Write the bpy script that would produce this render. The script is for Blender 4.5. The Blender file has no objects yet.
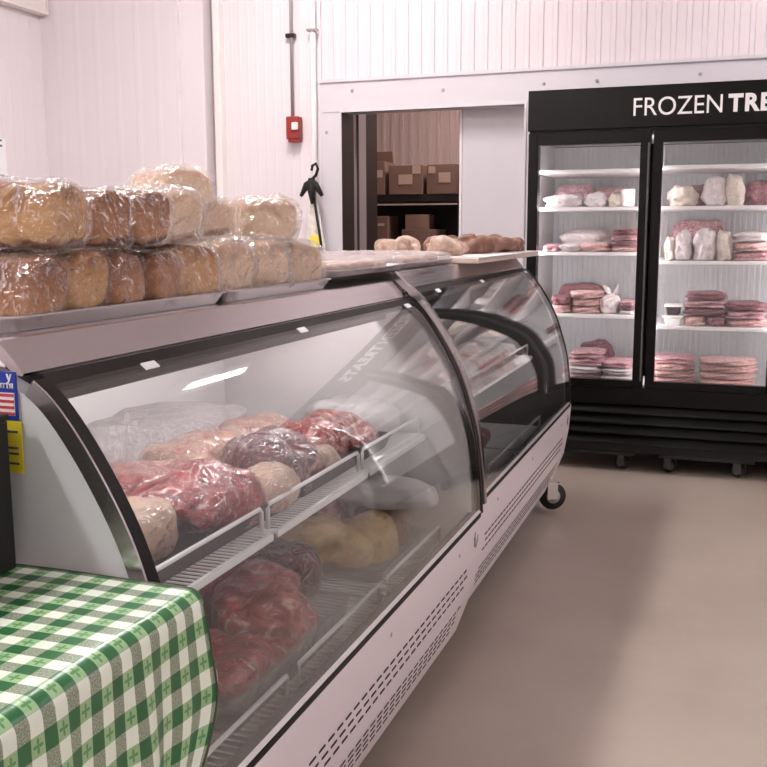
import bpy, bmesh, math, random
from mathutils import Vector, Matrix, noise
random.seed(7)
PI = math.pi
C = bpy.context.scene.collection
sc = bpy.context.scene

# ------------------------------------------------------------------ helpers
def tag(o, label=None, cat=None, group=None, kind=None):
    if label: o['label'] = label
    if cat: o['category'] = cat
    if group: o['group'] = group
    if kind: o['kind'] = kind
    return o

def thing(name, label, cat, loc=(0, 0, 0), rz=0, group=None):
    o = bpy.data.objects.new(name, None); C.objects.link(o)
    o.location = loc; o.rotation_euler = (0, 0, rz); o.empty_display_size = .05
    return tag(o, label, cat, group)

def obj(name, bm, mat, parent=None, smooth=False, loc=None):
    me = bpy.data.meshes.new(name)
    bmesh.ops.recalc_face_normals(bm, faces=bm.faces)
    bm.to_mesh(me); bm.free()
    me.materials.append(mat)
    if smooth:
        for p in me.polygons: p.use_smooth = True
    o = bpy.data.objects.new(name, me); C.objects.link(o)
    if parent: o.parent = parent
    if loc: o.location = loc
    return o

def recenter(o):
    """move a top-level mesh's origin to the base centre of its geometry"""
    me = o.data
    xs = [v.co.x for v in me.vertices]; ys = [v.co.y for v in me.vertices]; zs = [v.co.z for v in me.vertices]
    c = Vector(((min(xs) + max(xs)) / 2, (min(ys) + max(ys)) / 2, min(zs)))
    me.transform(Matrix.Translation(-c)); o.location = o.location + c
    return o

def struct(name, bm, mat, parent=None, smooth=False):
    o = obj(name, bm, mat, parent, smooth)
    if not parent: o['kind'] = 'structure'
    return o

def copy_tree(o, parent=None):
    c = o.copy(); C.objects.link(c)
    if parent: c.parent = parent
    for ch in list(o.children): copy_tree(ch, c)
    return c

def nb(): return bmesh.new()

def box(bm, x0, x1, y0, y1, z0, z1, bevel=0.0, seg=2):
    g = bmesh.ops.create_cube(bm, size=1)
    vs = g['verts']
    for v in vs:
        v.co = Vector(((x0 + x1) / 2 + v.co.x * (x1 - x0), (y0 + y1) / 2 + v.co.y * (y1 - y0), (z0 + z1) / 2 + v.co.z * (z1 - z0)))
    if bevel:
        es = set(e for v in vs for e in v.link_edges)
        bmesh.ops.bevel(bm, geom=list(es), offset=bevel, segments=seg, affect='EDGES', profile=.5)
    return bm

def tube(bm, pts, r, seg=8, cap=True):
    pts = [Vector(p) for p in pts]
    rings = []
    n = len(pts)
    up = Vector((0, 0, 1))
    for i, p in enumerate(pts):
        t = (pts[min(i + 1, n - 1)] - pts[max(i - 1, 0)]).normalized()
        a = t.cross(up if abs(t.dot(up)) < .95 else Vector((0, 1, 0))).normalized()
        b = t.cross(a).normalized()
        rr = r[i] if isinstance(r, (list, tuple)) else r
        rings.append([bm.verts.new(p + (a * math.cos(2 * PI * k / seg) + b * math.sin(2 * PI * k / seg)) * rr) for k in range(seg)])
    for i in range(n - 1):
        for k in range(seg):
            bm.faces.new((rings[i][k], rings[i][(k + 1) % seg], rings[i + 1][(k + 1) % seg], rings[i + 1][k]))
    if cap:
        bm.faces.new(rings[0]); bm.faces.new(rings[-1][::-1])
    return bm

def prism_y(bm, prof, y0, y1):
    """closed polygon of (x,z) extruded along y"""
    a = [bm.verts.new((x, y0, z)) for x, z in prof]
    b = [bm.verts.new((x, y1, z)) for x, z in prof]
    n = len(prof)
    for i in range(n):
        bm.faces.new((a[i], a[(i + 1) % n], b[(i + 1) % n], b[i]))
    bm.faces.new(a); bm.faces.new(b[::-1])
    return bm

def strip_y(bm, outer, inner, y0, y1):
    """band between two open profiles of equal count, extruded along y (a curved solid sheet)"""
    n = len(outer)
    def quadstrip(P, Q):
        a = [bm.verts.new(p) for p in P]; b = [bm.verts.new(q) for q in Q]
        for k in range(len(P) - 1): bm.faces.new((a[k], a[k + 1], b[k + 1], b[k]))
    o0, o1 = [(x, y0, z) for x, z in outer], [(x, y1, z) for x, z in outer]
    i0, i1 = [(x, y0, z) for x, z in inner], [(x, y1, z) for x, z in inner]
    quadstrip(o0, o1); quadstrip(i1, i0); quadstrip(i0, o0); quadstrip(o1, i1)
    quadstrip([o0[0], i0[0]], [o1[0], i1[0]]); quadstrip([i0[-1], o0[-1]], [i1[-1], o1[-1]])
    return bm

def offset(prof, d):
    out = []
    for i, p in enumerate(prof):
        a = Vector(prof[max(i - 1, 0)]); b = Vector(prof[min(i + 1, len(prof) - 1)])
        t = (b - a).normalized(); nrm = Vector((-t.y, t.x))
        out.append((p[0] + nrm.x * d, p[1] + nrm.y * d))
    return out

def catmull(pts, n=6):
    out = []
    for i in range(len(pts) - 1):
        p0 = Vector(pts[max(i - 1, 0)]); p1 = Vector(pts[i]); p2 = Vector(pts[i + 1]); p3 = Vector(pts[min(i + 2, len(pts) - 1)])
        for k in range(n):
            t = k / n
            out.append(tuple(.5 * ((2 * p1) + (p2 - p0) * t + (2 * p0 - 5 * p1 + 4 * p2 - p3) * t * t + (3 * p1 - p0 - 3 * p2 + p3) * t ** 3)))
    out.append(tuple(pts[-1]))
    return out

def blob(a, b, c, n1=3.0, n2=6.0, res=14, amp=0.0, freq=20, seed=0, crumple=0.0, cfreq=45, flat=None, dome=None, wave=None):
    """rounded solid: half sizes a,b,c; cross-section exponent n1 (y,z), length exponent n2 (x)"""
    bm = nb()
    g = bmesh.ops.create_cube(bm, size=2)
    bmesh.ops.subdivide_edges(bm, edges=bm.edges[:], cuts=res, use_grid_fill=True)
    sv = Vector((seed * 13.7, seed * 5.1, seed * 9.3))
    for v in bm.verts:
        d = Vector([math.tan(q * PI / 4) if abs(q) < 1 else q for q in v.co])
        s = ((abs(d.y) ** n1 + abs(d.z) ** n1) ** (n2 / n1) + abs(d.x) ** n2) ** (1 / n2)
        u = d / s
        p = Vector((u.x * a, u.y * b, u.z * c))
        if dome and p.z > 0:
            p.z *= 1 + dome * (1 - (u.y) ** 2)
        nn = u.normalized()
        if amp: p += nn * noise.noise(p * freq + sv) * amp
        if crumple:
            r1 = 1 - abs(noise.noise(p * cfreq + sv)) * 3.0
            r2 = 1 - abs(noise.noise(p * cfreq * .45 + sv * 2)) * 2.2
            r3 = 1 - abs(noise.noise(Vector((p.x * .35, p.y, p.z)) * cfreq * 1.8 + sv * 3)) * 2.2
            p += nn * crumple * (max(r1, 0) * .5 + max(r2, 0) * .8 + max(r3, 0) * .35)
        if wave: p.z += wave * noise.noise(Vector((p.x, p.y, 0)) * 9 + sv)
        if flat is not None and p.z < -flat: p.z = -flat + (p.z + flat) * .08
        v.co = p
    zmin = min(v.co.z for v in bm.verts)
    for v in bm.verts: v.co.z -= zmin
    return bm

# ------------------------------------------------------------------ materials
def mat(name, col=(.8, .8, .8), rough=.5, metal=0, **kw):
    m = bpy.data.materials.new(name); m.use_nodes = True
    b = m.node_tree.nodes['Principled BSDF']
    b.inputs['Base Color'].default_value = (*col, 1); b.inputs['Roughness'].default_value = rough; b.inputs['Metallic'].default_value = metal
    for k, v in kw.items():
        b.inputs[k.replace('_', ' ')].default_value = v
    return m

def N(m, t, **kw):
    n = m.node_tree.nodes.new(t)
    for k, v in kw.items(): setattr(n, k, v)
    return n

def ln(m, a, b): m.node_tree.links.new(a, b)

def ramp(m, stops, interp='LINEAR'):
    r = N(m, 'ShaderNodeValToRGB'); r.color_ramp.interpolation = interp
    e = r.color_ramp.elements
    while len(e) < len(stops): e.new(.5)
    for i, (p, c) in enumerate(stops): e[i].position = p; e[i].color = (*c, 1)
    return r

def noise_col(m, stops, scale=8, detail=4, rough=.55, stretch=(1, 1, 1), bump=0, bscale=None, coord='Object', distort=0):
    b = m.node_tree.nodes['Principled BSDF']
    tc = N(m, 'ShaderNodeTexCoord'); mp = N(m, 'ShaderNodeMapping'); mp.inputs['Scale'].default_value = stretch
    ln(m, tc.outputs[coord], mp.inputs['Vector'])
    if coord == 'Object':
        oi = N(m, 'ShaderNodeObjectInfo'); mul = N(m, 'ShaderNodeMath', operation='MULTIPLY'); mul.inputs[1].default_value = 30
        ln(m, oi.outputs['Random'], mul.inputs[0]); ln(m, mul.outputs[0], mp.inputs['Location'])
    n = N(m, 'ShaderNodeTexNoise'); n.inputs['Scale'].default_value = scale; n.inputs['Detail'].default_value = detail
    n.inputs['Roughness'].default_value = rough; n.inputs['Distortion'].default_value = distort
    ln(m, mp.outputs[0], n.inputs['Vector'])
    r = ramp(m, stops); ln(m, n.outputs['Fac'], r.inputs[0]); ln(m, r.outputs[0], b.inputs['Base Color'])
    if bump:
        n2 = N(m, 'ShaderNodeTexNoise'); n2.inputs['Scale'].default_value = bscale or scale * 3; n2.inputs['Detail'].default_value = 5
        ln(m, mp.outputs[0], n2.inputs['Vector'])
        bp = N(m, 'ShaderNodeBump'); bp.inputs['Strength'].default_value = bump; bp.inputs['Distance'].default_value = .004
        ln(m, n2.outputs['Fac'], bp.inputs['Height']); ln(m, bp.outputs[0], b.inputs['Normal'])
    return m

def film_mat(name, tint=(.97, .97, .97), haze=.06, hazecol=(.9, .88, .88), spec=1.0, rough=.08, bump=.5, bscale=60, ior=1.5):
    """thin clear plastic or glass sheet: clear, with mirror reflection by Fresnel and a little haze"""
    m = bpy.data.materials.new(name); m.use_nodes = True
    nt = m.node_tree; nt.nodes.clear()
    out = N(m, 'ShaderNodeOutputMaterial')
    tr = N(m, 'ShaderNodeBsdfTransparent'); tr.inputs[0].default_value = (*tint, 1)
    gl = N(m, 'ShaderNodeBsdfGlossy'); gl.inputs['Roughness'].default_value = rough; gl.inputs[0].default_value = (spec, spec, spec, 1)
    df = N(m, 'ShaderNodeBsdfDiffuse'); df.inputs[0].default_value = (*hazecol, 1)
    ge = N(m, 'ShaderNodeNewGeometry'); dt = N(m, 'ShaderNodeVectorMath', operation='DOT_PRODUCT')
    ln(m, ge.outputs['Incoming'], dt.inputs[0]); ln(m, ge.outputs['Normal'], dt.inputs[1])
    ab = N(m, 'ShaderNodeMath', operation='ABSOLUTE'); ln(m, dt.outputs['Value'], ab.inputs[0])
    om = N(m, 'ShaderNodeMath', operation='SUBTRACT'); om.inputs[0].default_value = 1; ln(m, ab.outputs[0], om.inputs[1])
    pw = N(m, 'ShaderNodeMath', operation='POWER'); pw.inputs[1].default_value = 5; ln(m, om.outputs[0], pw.inputs[0])
    r0 = ((ior - 1) / (ior + 1)) ** 2
    fr = N(m, 'ShaderNodeMath', operation='MULTIPLY_ADD'); fr.inputs[1].default_value = 1 - r0; fr.inputs[2].default_value = r0; ln(m, pw.outputs[0], fr.inputs[0])
    m1 = N(m, 'ShaderNodeMixShader'); m1.inputs[0].default_value = haze
    ln(m, tr.outputs[0], m1.inputs[1]); ln(m, df.outputs[0], m1.inputs[2])
    m2 = N(m, 'ShaderNodeMixShader')
    ln(m, fr.outputs[0], m2.inputs[0]); ln(m, m1.outputs[0], m2.inputs[1]); ln(m, gl.outputs[0], m2.inputs[2])
    ln(m, m2.outputs[0], out.inputs[0])
    if bump:
        tc = N(m, 'ShaderNodeTexCoord'); hs = []
        for sc_, wt, di in ((bscale, 1.0, 1.5), (bscale * .4, 1.6, .6)):
            n = N(m, 'ShaderNodeTexNoise'); n.inputs['Scale'].default_value = sc_; n.inputs['Detail'].default_value = 2; n.inputs['Distortion'].default_value = di
            ln(m, tc.outputs['Object'], n.inputs['Vector'])
            a = N(m, 'ShaderNodeMath', operation='SUBTRACT'); a.inputs[1].default_value = .5; ln(m, n.outputs['Fac'], a.inputs[0])
            b_ = N(m, 'ShaderNodeMath', operation='ABSOLUTE'); ln(m, a.outputs[0], b_.inputs[0])
            c_ = N(m, 'ShaderNodeMath', operation='MULTIPLY'); c_.inputs[1].default_value = -wt / sc_ * 45; ln(m, b_.outputs[0], c_.inputs[0]); hs.append(c_)
        su = N(m, 'ShaderNodeMath', operation='ADD'); ln(m, hs[0].outputs[0], su.inputs[0]); ln(m, hs[1].outputs[0], su.inputs[1])
        bp = N(m, 'ShaderNodeBump'); bp.inputs['Strength'].default_value = bump; bp.inputs['Distance'].default_value = .03
        ln(m, su.outputs[0], bp.inputs['Height'])
        ln(m, bp.outputs[0], gl.inputs['Normal']); ln(m, bp.outputs[0], dt.inputs[1])
    return m

def emit(name, col, s):
    m = mat(name, col, .5); b = m.node_tree.nodes['Principled BSDF']
    b.inputs['Emission Color'].default_value = (*col, 1); b.inputs['Emission Strength'].default_value = s
    return m

WALLC = (.80, .735, .755)
M = {}
M['wall'] = noise_col(mat('painted_metal_wall', WALLC, .45), [(.3, (.76, .69, .71)), (.7, (.83, .77, .79))], scale=.8, coord='Generated')
M['wall_upper'] = noise_col(mat('corrugated_metal_wall', WALLC, .45), [(.3, (.74, .655, .68)), (.7, (.81, .73, .755))], scale=.8, coord='Generated')
M['flat_panel'] = noise_col(mat('flat_wall_panel', WALLC, .4), [(.3, (.63, .595, .635)), (.7, (.69, .65, .685))], scale=1.2, coord='Generated')
M['cream'] = mat('cream_trim', (.86, .79, .76), .45)
M['gap'] = mat('grey_gap', (.42, .38, .38), .6)
M['ceiling'] = mat('ceiling_paint', (.8, .78, .78), .7)
M['floor'] = noise_col(mat('sealed_concrete_floor', (.4, .33, .28), .32), [(.25, (.32, .26, .215)), (.5, (.375, .31, .262)), (.75, (.42, .352, .302))], scale=1.6, detail=6, coord='Object', bump=.08, bscale=18)
M['steel'] = mat('brushed_steel', (.63, .59, .60), .2, 1)
_b = M['steel'].node_tree.nodes['Principled BSDF']
tc = N(M['steel'], 'ShaderNodeTexCoord'); mp = N(M['steel'], 'ShaderNodeMapping'); mp.inputs['Scale'].default_value = (60, 1.2, 60)
nz = N(M['steel'], 'ShaderNodeTexNoise'); nz.inputs['Scale'].default_value = 4; rr = N(M['steel'], 'ShaderNodeMapRange')
rr.inputs[3].default_value = .12; rr.inputs[4].default_value = .32
ln(M['steel'], tc.outputs['Object'], mp.inputs[0]); ln(M['steel'], mp.outputs[0], nz.inputs['Vector']); ln(M['steel'], nz.outputs['Fac'], rr.inputs[0]); ln(M['steel'], rr.outputs[0], _b.inputs['Roughness'])
M['chrome'] = mat('chrome', (.8, .8, .8), .15, 1)
M['alu'] = mat('aluminium_pan', (.62, .6, .6), .3, 1)
M['white_metal'] = mat('white_enamel', (.80, .74, .76), .3)
M['case_end'] = mat('pale_grey_enamel', (.62, .64, .65), .35)
M['liner'] = mat('white_liner', (.78, .75, .75), .35)
M['shaded_liner'] = mat('shaded_case_liner', (.16, .155, .155), .35)  # darkness of the unlit far case put into its liner colour
M['wire'] = mat('white_coated_wire', (.85, .83, .83), .35)
M['black'] = mat('black_plastic', (.012, .011, .011), .3)
M['black_metal'] = mat('black_enamel', (.0035, .003, .003), .32, 0, Specular_IOR_Level=.22)
M['black_matte'] = mat('black_matte', (.008, .007, .007), .7)
M['charcoal'] = mat('charcoal_box', (.018, .018, .017), .5, 0, Specular_IOR_Level=.25)
M['gasket'] = mat('black_gasket', (.010, .008, .008), .45, 0, Specular_IOR_Level=.2)
M['rail'] = mat('dark_rail', (.09, .085, .085), .35)
M['slot'] = mat('slot_shadow', (.01, .008, .008), .8)
M['glass'] = film_mat('clear_glass', (.95, .965, .96), .006, (.9, .9, .9), 1.0, .0, 0, ior=1.53)
M['door_glass'] = film_mat('freezer_glass', (.97, .975, .975), .012, (.9, .9, .9), 1.0, .0, 0, ior=1.45)
M['film'] = film_mat('cling_film', (.985, .98, .975), .004, (.95, .92, .92), 1.0, .055, .9, 55, ior=1.8)
M['film_white'] = film_mat('milky_film', (.98, .96, .96), .22, (.95, .90, .91), 1.0, .1, .8, 40, ior=1.7)
M['bread'] = mat('bread_crust', (.5, .25, .08), .6)
def crust(m, lo, mid, hi):
    b = m.node_tree.nodes['Principled BSDF']
    tc = N(m, 'ShaderNodeTexCoord'); sp = N(m, 'ShaderNodeSeparateXYZ'); ln(m, tc.outputs['Object'], sp.inputs[0])
    n = N(m, 'ShaderNodeTexNoise'); n.inputs['Scale'].default_value = 22; n.inputs['Detail'].default_value = 6; ln(m, tc.outputs['Object'], n.inputs['Vector'])
    ad = N(m, 'ShaderNodeMath', operation='MULTIPLY_ADD'); ad.inputs[1].default_value = 9.0
    ln(m, sp.outputs['Z'], ad.inputs[0])
    s2 = N(m, 'ShaderNodeMath', operation='MULTIPLY_ADD'); s2.inputs[1].default_value = .9; s2.inputs[2].default_value = -.5
    ln(m, n.outputs['Fac'], s2.inputs[0]); ln(m, s2.outputs[0], ad.inputs[2])
    r = ramp(m, [(.05, hi), (.16, lo), (.48, mid), (.66, (mid[0] * .7, mid[1] * .6, mid[2] * .5)), (.85, hi)])
    ln(m, ad.outputs[0], r.inputs[0]); ln(m, r.outputs[0], b.inputs['Base Color'])
    bp = N(m, 'ShaderNodeBump'); bp.inputs['Strength'].default_value = .35; bp.inputs['Distance'].default_value = .004
    n2 = N(m, 'ShaderNodeTexNoise'); n2.inputs['Scale'].default_value = 160; ln(m, tc.outputs['Object'], n2.inputs['Vector'])
    ln(m, n2.outputs['Fac'], bp.inputs['Height']); ln(m, bp.outputs[0], b.inputs['Normal'])
    return m
crust(M['bread'], (.60, .35, .15), (.54, .29, .11), (.22, .085, .03))
M['bread_brown'] = crust(mat('brown_crust', (.4, .2, .08), .6), (.44, .20, .08), (.32, .125, .05), (.13, .04, .016))
M['bread_pale'] = crust(mat('pale_crust', (.6, .4, .2), .6), (.78, .60, .42), (.74, .52, .34), (.46, .27, .16))
M['bun'] = noise_col(mat('bun_crust', (.5, .3, .2), .6), [(.35, (.30, .17, .12)), (.5, (.52, .36, .28)), (.65, (.74, .60, .52))], scale=14)
M['board'] = mat('pale_board', (.66, .54, .48), .5)
M['bun_dark'] = noise_col(mat('rye_crust', (.3, .15, .1), .55), [(.3, (.10, .04, .03)), (.6, (.25, .12, .08)), (.8, (.48, .30, .22))], scale=18)
def wet(m, cw=.6):
    b = m.node_tree.nodes['Principled BSDF']; b.inputs['Coat Weight'].default_value = cw; b.inputs['Coat Roughness'].default_value = .12; return m
def meat(name, stops, scale, dist):
    return wet(noise_col(mat(name, (.4, .05, .05), .35), stops, scale=scale, detail=7, rough=.6, distort=dist, bump=.7, bscale=45))
M['meat_red'] = meat('red_meat', [(.30, (.09, .005, .008)), (.44, (.30, .012, .018)), (.56, (.42, .03, .035)), (.63, (.50, .09, .085)), (.70, (.78, .48, .42))], 12, 2.2)
M['meat_dark'] = meat('dark_meat', [(.3, (.03, .003, .005)), (.5, (.12, .007, .012)), (.6, (.22, .02, .025)), (.68, (.55, .30, .24))], 13, 2.4)
M['meat_pink'] = meat('pink_meat', [(.3, (.18, .012, .014)), (.45, (.42, .05, .045)), (.56, (.56, .14, .12)), (.64, (.78, .48, .42))], 16, 2.2)
M['meat_rose'] = meat('rose_meat', [(.3, (.20, .03, .035)), (.48, (.36, .09, .09)), (.60, (.48, .20, .17)), (.72, (.66, .44, .36))], 10, 1.8)
M['meat_tan'] = meat('tan_meat', [(.3, (.28, .07, .06)), (.46, (.44, .20, .15)), (.6, (.56, .34, .25)), (.72, (.68, .50, .40))], 9, 1.8)
M['fat'] = noise_col(mat('cream_fat', (.7, .5, .35), .4), [(.35, (.55, .30, .22)), (.55, (.68, .48, .34)), (.7, (.78, .62, .48))], scale=9, detail=4, distort=1, bump=.3)
M['meat_brown'] = noise_col(mat('smoked_meat', (.4, .2, .12), .4), [(.3, (.22, .07, .045)), (.55, (.42, .17, .11)), (.75, (.60, .36, .27))], scale=12, detail=5, distort=1.2, bump=.4)
M['chicken'] = noise_col(mat('yellow_poultry', (.6, .42, .15), .45), [(.3, (.50, .27, .07)), (.6, (.66, .46, .18)), (.8, (.76, .62, .36))], scale=14, detail=5, distort=1, bump=.4)
M['paper'] = noise_col(mat('butcher_paper', (.8, .78, .78), .6), [(.3, (.62, .58, .58)), (.7, (.80, .76, .77))], scale=6, bump=.6, bscale=20)
M['pack_pink'] = noise_col(mat('frozen_pink_pack', (.7, .35, .33), .3), [(.30, (.42, .13, .12)), (.44, (.70, .32, .28)), (.55, (.84, .62, .60)), (.68, (.94, .88, .88))], scale=16, detail=5, distort=1.5, bump=.6, bscale=50)
M['pack_rose'] = noise_col(mat('frozen_rose_pack', (.6, .25, .28), .3), [(.30, (.26, .07, .09)), (.46, (.52, .22, .25)), (.58, (.74, .50, .52)), (.70, (.92, .84, .86))], scale=15, detail=5, distort=1.5, bump=.6, bscale=50)
M['pack_dark'] = noise_col(mat('frozen_dark_pack', (.3, .1, .12), .3), [(.32, (.14, .04, .05)), (.55, (.30, .11, .13)), (.75, (.62, .40, .42))], scale=14, detail=5, distort=1.5, bump=.6, bscale=50)
M['pack_white'] = noise_col(mat('frosted_bag', (.85, .8, .8), .3), [(.32, (.55, .46, .46)), (.5, (.80, .72, .72)), (.7, (.94, .92, .92))], scale=18, detail=5, distort=1.5, bump=.7, bscale=45)
M['pack_cream'] = noise_col(mat('cream_bag', (.8, .72, .62), .3), [(.32, (.48, .37, .29)), (.5, (.76, .66, .56)), (.7, (.92, .88, .82))], scale=18, detail=5, distort=1.5, bump=.7, bscale=45)
M['tub'] = mat('white_tub', (.85, .83, .83), .3)
M['shelf_white'] = mat('white_shelf', (.88, .84, .84), .4)
M['freezer_liner'] = mat('freezer_liner', (.60, .60, .61), .45)
M['led'] = emit('led_strip', (1, .94, .96), 16)
M['case_lamp'] = emit('case_lamp', (1, .95, .96), 16)
M['tube_lamp'] = emit('ceiling_lamp', (1, .955, .96), 15)
M['tube_lamp_bright'] = emit('ceiling_lamp_bright', (1, .955, .95), 34)
M['tube_lamp_soft'] = emit('ceiling_lamp_soft', (1, .955, .96), 13)
M['sign_white'] = mat('white_lettering', (.92, .92, .92), .4)
M['blue'] = mat('blue_card', (.012, .045, .36), .35)
M['yellow'] = mat('yellow_card', (.75, .62, .04), .4)
M['red'] = mat('alarm_red', (.30, .03, .025), .45)
M['strobe'] = mat('strobe_lens', (.95, .75, .72), .2)
M['flag_red'] = mat('flag_red', (.55, .05, .06), .5)
M['ink'] = mat('dark_ink', (.05, .06, .09), .6)
M['cardboard'] = noise_col(mat('cardboard', (.3, .18, .12), .8), [(.3, (.22, .135, .105)), (.7, (.28, .175, .135))], scale=4)
M['dark_wood'] = mat('dark_shelf', (.02, .014, .012), .7)
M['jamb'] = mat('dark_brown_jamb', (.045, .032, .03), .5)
M['jamb_grey'] = mat('grey_door_edge', (.55, .50, .50), .35)
M['store_wall'] = mat('storeroom_wall', (.62, .50, .47), .6)
M['galv'] = mat('galvanised_pipe', (.45, .42, .42), .4, .6)
M['poster'] = mat('white_paper', (.88, .88, .9), .6)
M['box_label'] = mat('box_label_paper', (.62, .46, .37), .6)
M['bag_yellow'] = mat('yellow_print', (.85, .72, .1), .5)
M['cloth_bag'] = noise_col(mat('pale_cloth', (.75, .7, .62), .8), [(.3, (.74, .68, .58)), (.7, (.90, .88, .84))], scale=30, bump=.3)
M['rubber'] = mat('rubber_wheel', (.02, .018, .018), .5)
M['grey_plastic'] = mat('grey_hub', (.45, .44, .43), .35, .3)

# gingham cloth, by the cloth's own UV (metres along the cloth)
def gingham():
    m = mat('gingham_oilcloth', (.5, .7, .5), .35)
    b = m.node_tree.nodes['Principled BSDF']
    b.inputs['Coat Weight'].default_value = .35; b.inputs['Coat Roughness'].default_value = .2
    uv = N(m, 'ShaderNodeUVMap'); sp = N(m, 'ShaderNodeSeparateXYZ'); ln(m, uv.outputs[0], sp.inputs[0])
    def stripe(sock, per):
        a = N(m, 'ShaderNodeMath', operation='DIVIDE'); a.inputs[1].default_value = per; ln(m, sock, a.inputs[0])
        f = N(m, 'ShaderNodeMath', operation='FRACT'); ln(m, a.outputs[0], f.inputs[0])
        g = N(m, 'ShaderNodeMath', operation='GREATER_THAN'); g.inputs[1].default_value = .5; ln(m, f.outputs[0], g.inputs[0])
        return g.outputs[0], f.outputs[0]
    PER = .0385
    sx, fx = stripe(sp.outputs[0], PER); sy, fy = stripe(sp.outputs[1], .046)
    def mixc(fac, A, B):
        x = N(m, 'ShaderNodeMix', data_type='RGBA'); ln(m, fac, x.inputs[0])
        for s, v in ((x.inputs[6], A), (x.inputs[7], B)):
            if isinstance(v, tuple): s.default_value = (*v, 1)
            else: ln(m, v, s)
        return x.outputs[2]
    # weave in the stripes that run across the table
    wv = N(m, 'ShaderNodeTexWave'); wv.inputs['Scale'].default_value = 130; wv.inputs['Distortion'].default_value = 1; ln(m, uv.outputs[0], wv.inputs['Vector'])
    nzz = N(m, 'ShaderNodeTexNoise'); nzz.inputs['Scale'].default_value = 500; ln(m, uv.outputs[0], nzz.inputs['Vector'])
    th = N(m, 'ShaderNodeMath', operation='GREATER_THAN'); th.inputs[1].default_value = .5; ln(m, nzz.outputs['Fac'], th.inputs[0])
    greyish = mixc(th.outputs[0], (.20, .235, .17), (.33, .40, .29))
    # small leaf motif in the other set of cells
    def cent(f, off):
        a = N(m, 'ShaderNodeMath', operation='SUBTRACT'); a.inputs[1].default_value = off; ln(m, f, a.inputs[0]); return a.outputs[0]
    cb = N(m, 'ShaderNodeCombineXYZ'); ln(m, cent(fx, .25), cb.inputs[0]); ln(m, cent(fy, .75), cb.inputs[1])
    ln_ = N(m, 'ShaderNodeVectorMath', operation='LENGTH'); ln(m, cb.outputs[0], ln_.inputs[0])
    ax = N(m, 'ShaderNodeMath', operation='ARCTAN2'); ln(m, cent(fx, .25), ax.inputs[0]); ln(m, cent(fy, .75), ax.inputs[1])
    a4 = N(m, 'ShaderNodeMath', operation='MULTIPLY'); a4.inputs[1].default_value = 4; ln(m, ax.outputs[0], a4.inputs[0])
    cs = N(m, 'ShaderNodeMath', operation='COSINE'); ln(m, a4.outputs[0], cs.inputs[0])
    rd = N(m, 'ShaderNodeMath', operation='MULTIPLY_ADD'); rd.inputs[1].default_value = .07; rd.inputs[2].default_value = .115; ln(m, cs.outputs[0], rd.inputs[0])
    lt = N(m, 'ShaderNodeMath', operation='LESS_THAN'); ln(m, ln_.outputs['Value'], lt.inputs[0]); ln(m, rd.outputs[0], lt.inputs[1])
    flower = mixc(lt.outputs[0], (.30, .50, .25), (.10, .28, .10))
    rowW = mixc(sy, (.78, .86, .74), flower)       # white column
    rowG = mixc(sy, greyish, (.012, .13, .035))    # green column
    col = mixc(sx, rowW, rowG)
    ln(m, col, b.inputs['Base Color'])
    return m
M['gingham'] = gingham(); M['hem'] = mat('dark_hem', (.06, .08, .035), .6)

# ------------------------------------------------------------------ camera
yaw, pit, rol, F = math.radians(19.8), math.radians(8.87), math.radians(-.18), 987.
fwd = Vector((-math.sin(yaw) * math.cos(pit), math.cos(yaw) * math.cos(pit), -math.sin(pit)))
rt = Vector((math.cos(yaw), math.sin(yaw), 0)); up = rt.cross(fwd)
r2 = rt * math.cos(rol) + up * math.sin(rol); u2 = -rt * math.sin(rol) + up * math.cos(rol)
cam = bpy.data.objects.new('camera', bpy.data.cameras.new('camera')); C.objects.link(cam)
cam.matrix_world = Matrix(((r2.x, u2.x, -fwd.x, 0), (r2.y, u2.y, -fwd.y, 0), (r2.z, u2.z, -fwd.z, 1.29), (0, 0, 0, 1)))
cam.data.sensor_width = 36; cam.data.lens = F / 767 * 36; cam.data.clip_start = .05
sc.camera = cam

# ------------------------------------------------------------------ room
XL, XR, YF, YB, ZC = -4.70, 3.4, -2.6, 6.10, 3.7
bm = box(nb(), XL - .1, XR + .1, YF - .1, 10.2, -.1, 0); struct('floor', bm, M['floor'])
bm = box(nb(), XL - .1, XR + .1, YF - .1, YB + .12, ZC, ZC + .1); struct('ceiling', bm, M['ceiling'])

def corr(bm, p0, p1, z0, z1, pitch, depth, nrm, thick=.05, flat=.7):
    """ribbed sheet-metal wall from p0 to p1 (x,y), ribs stand out along nrm; a solid slab"""
    p0 = Vector(p0); p1 = Vector(p1); L = (p1 - p0).length; t = (p1 - p0) / L; nrm = Vector(nrm)
    pts = []; n = int(L / pitch)
    s = 0
    for k in range(n + 1):
        for fr_, h in ((0, 0), (flat, 0), (flat + .06, 1), (.94, 1)):
            s = (k + fr_) * pitch
            if s <= L: pts.append((s, h * depth))
    pts.append((L, 0))
    a = [p0 + t * s + nrm * h for s, h in pts]
    fr = [[bm.verts.new((q.x, q.y, z)) for q in a] for z in (z0, z1)]
    bk = [[bm.verts.new((q.x, q.y, z)) for q in (p0 - nrm * thick, p1 - nrm * thick)] for z in (z0, z1)]
    for i in range(len(a) - 1):
        bm.faces.new((fr[0][i], fr[0][i + 1], fr[1][i + 1], fr[1][i]))
    for z in (0, 1):
        bm.faces.new(fr[z] + [bk[z][1], bk[z][0]])
    bm.faces.new((bk[0][0], bk[0][1], bk[1][1], bk[1][0]))
    bm.faces.new((fr[0][0], fr[1][0], bk[1][0], bk[0][0])); bm.faces.new((fr[0][-1], bk[0][1], bk[1][1], fr[1][-1]))
    return bm

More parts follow.
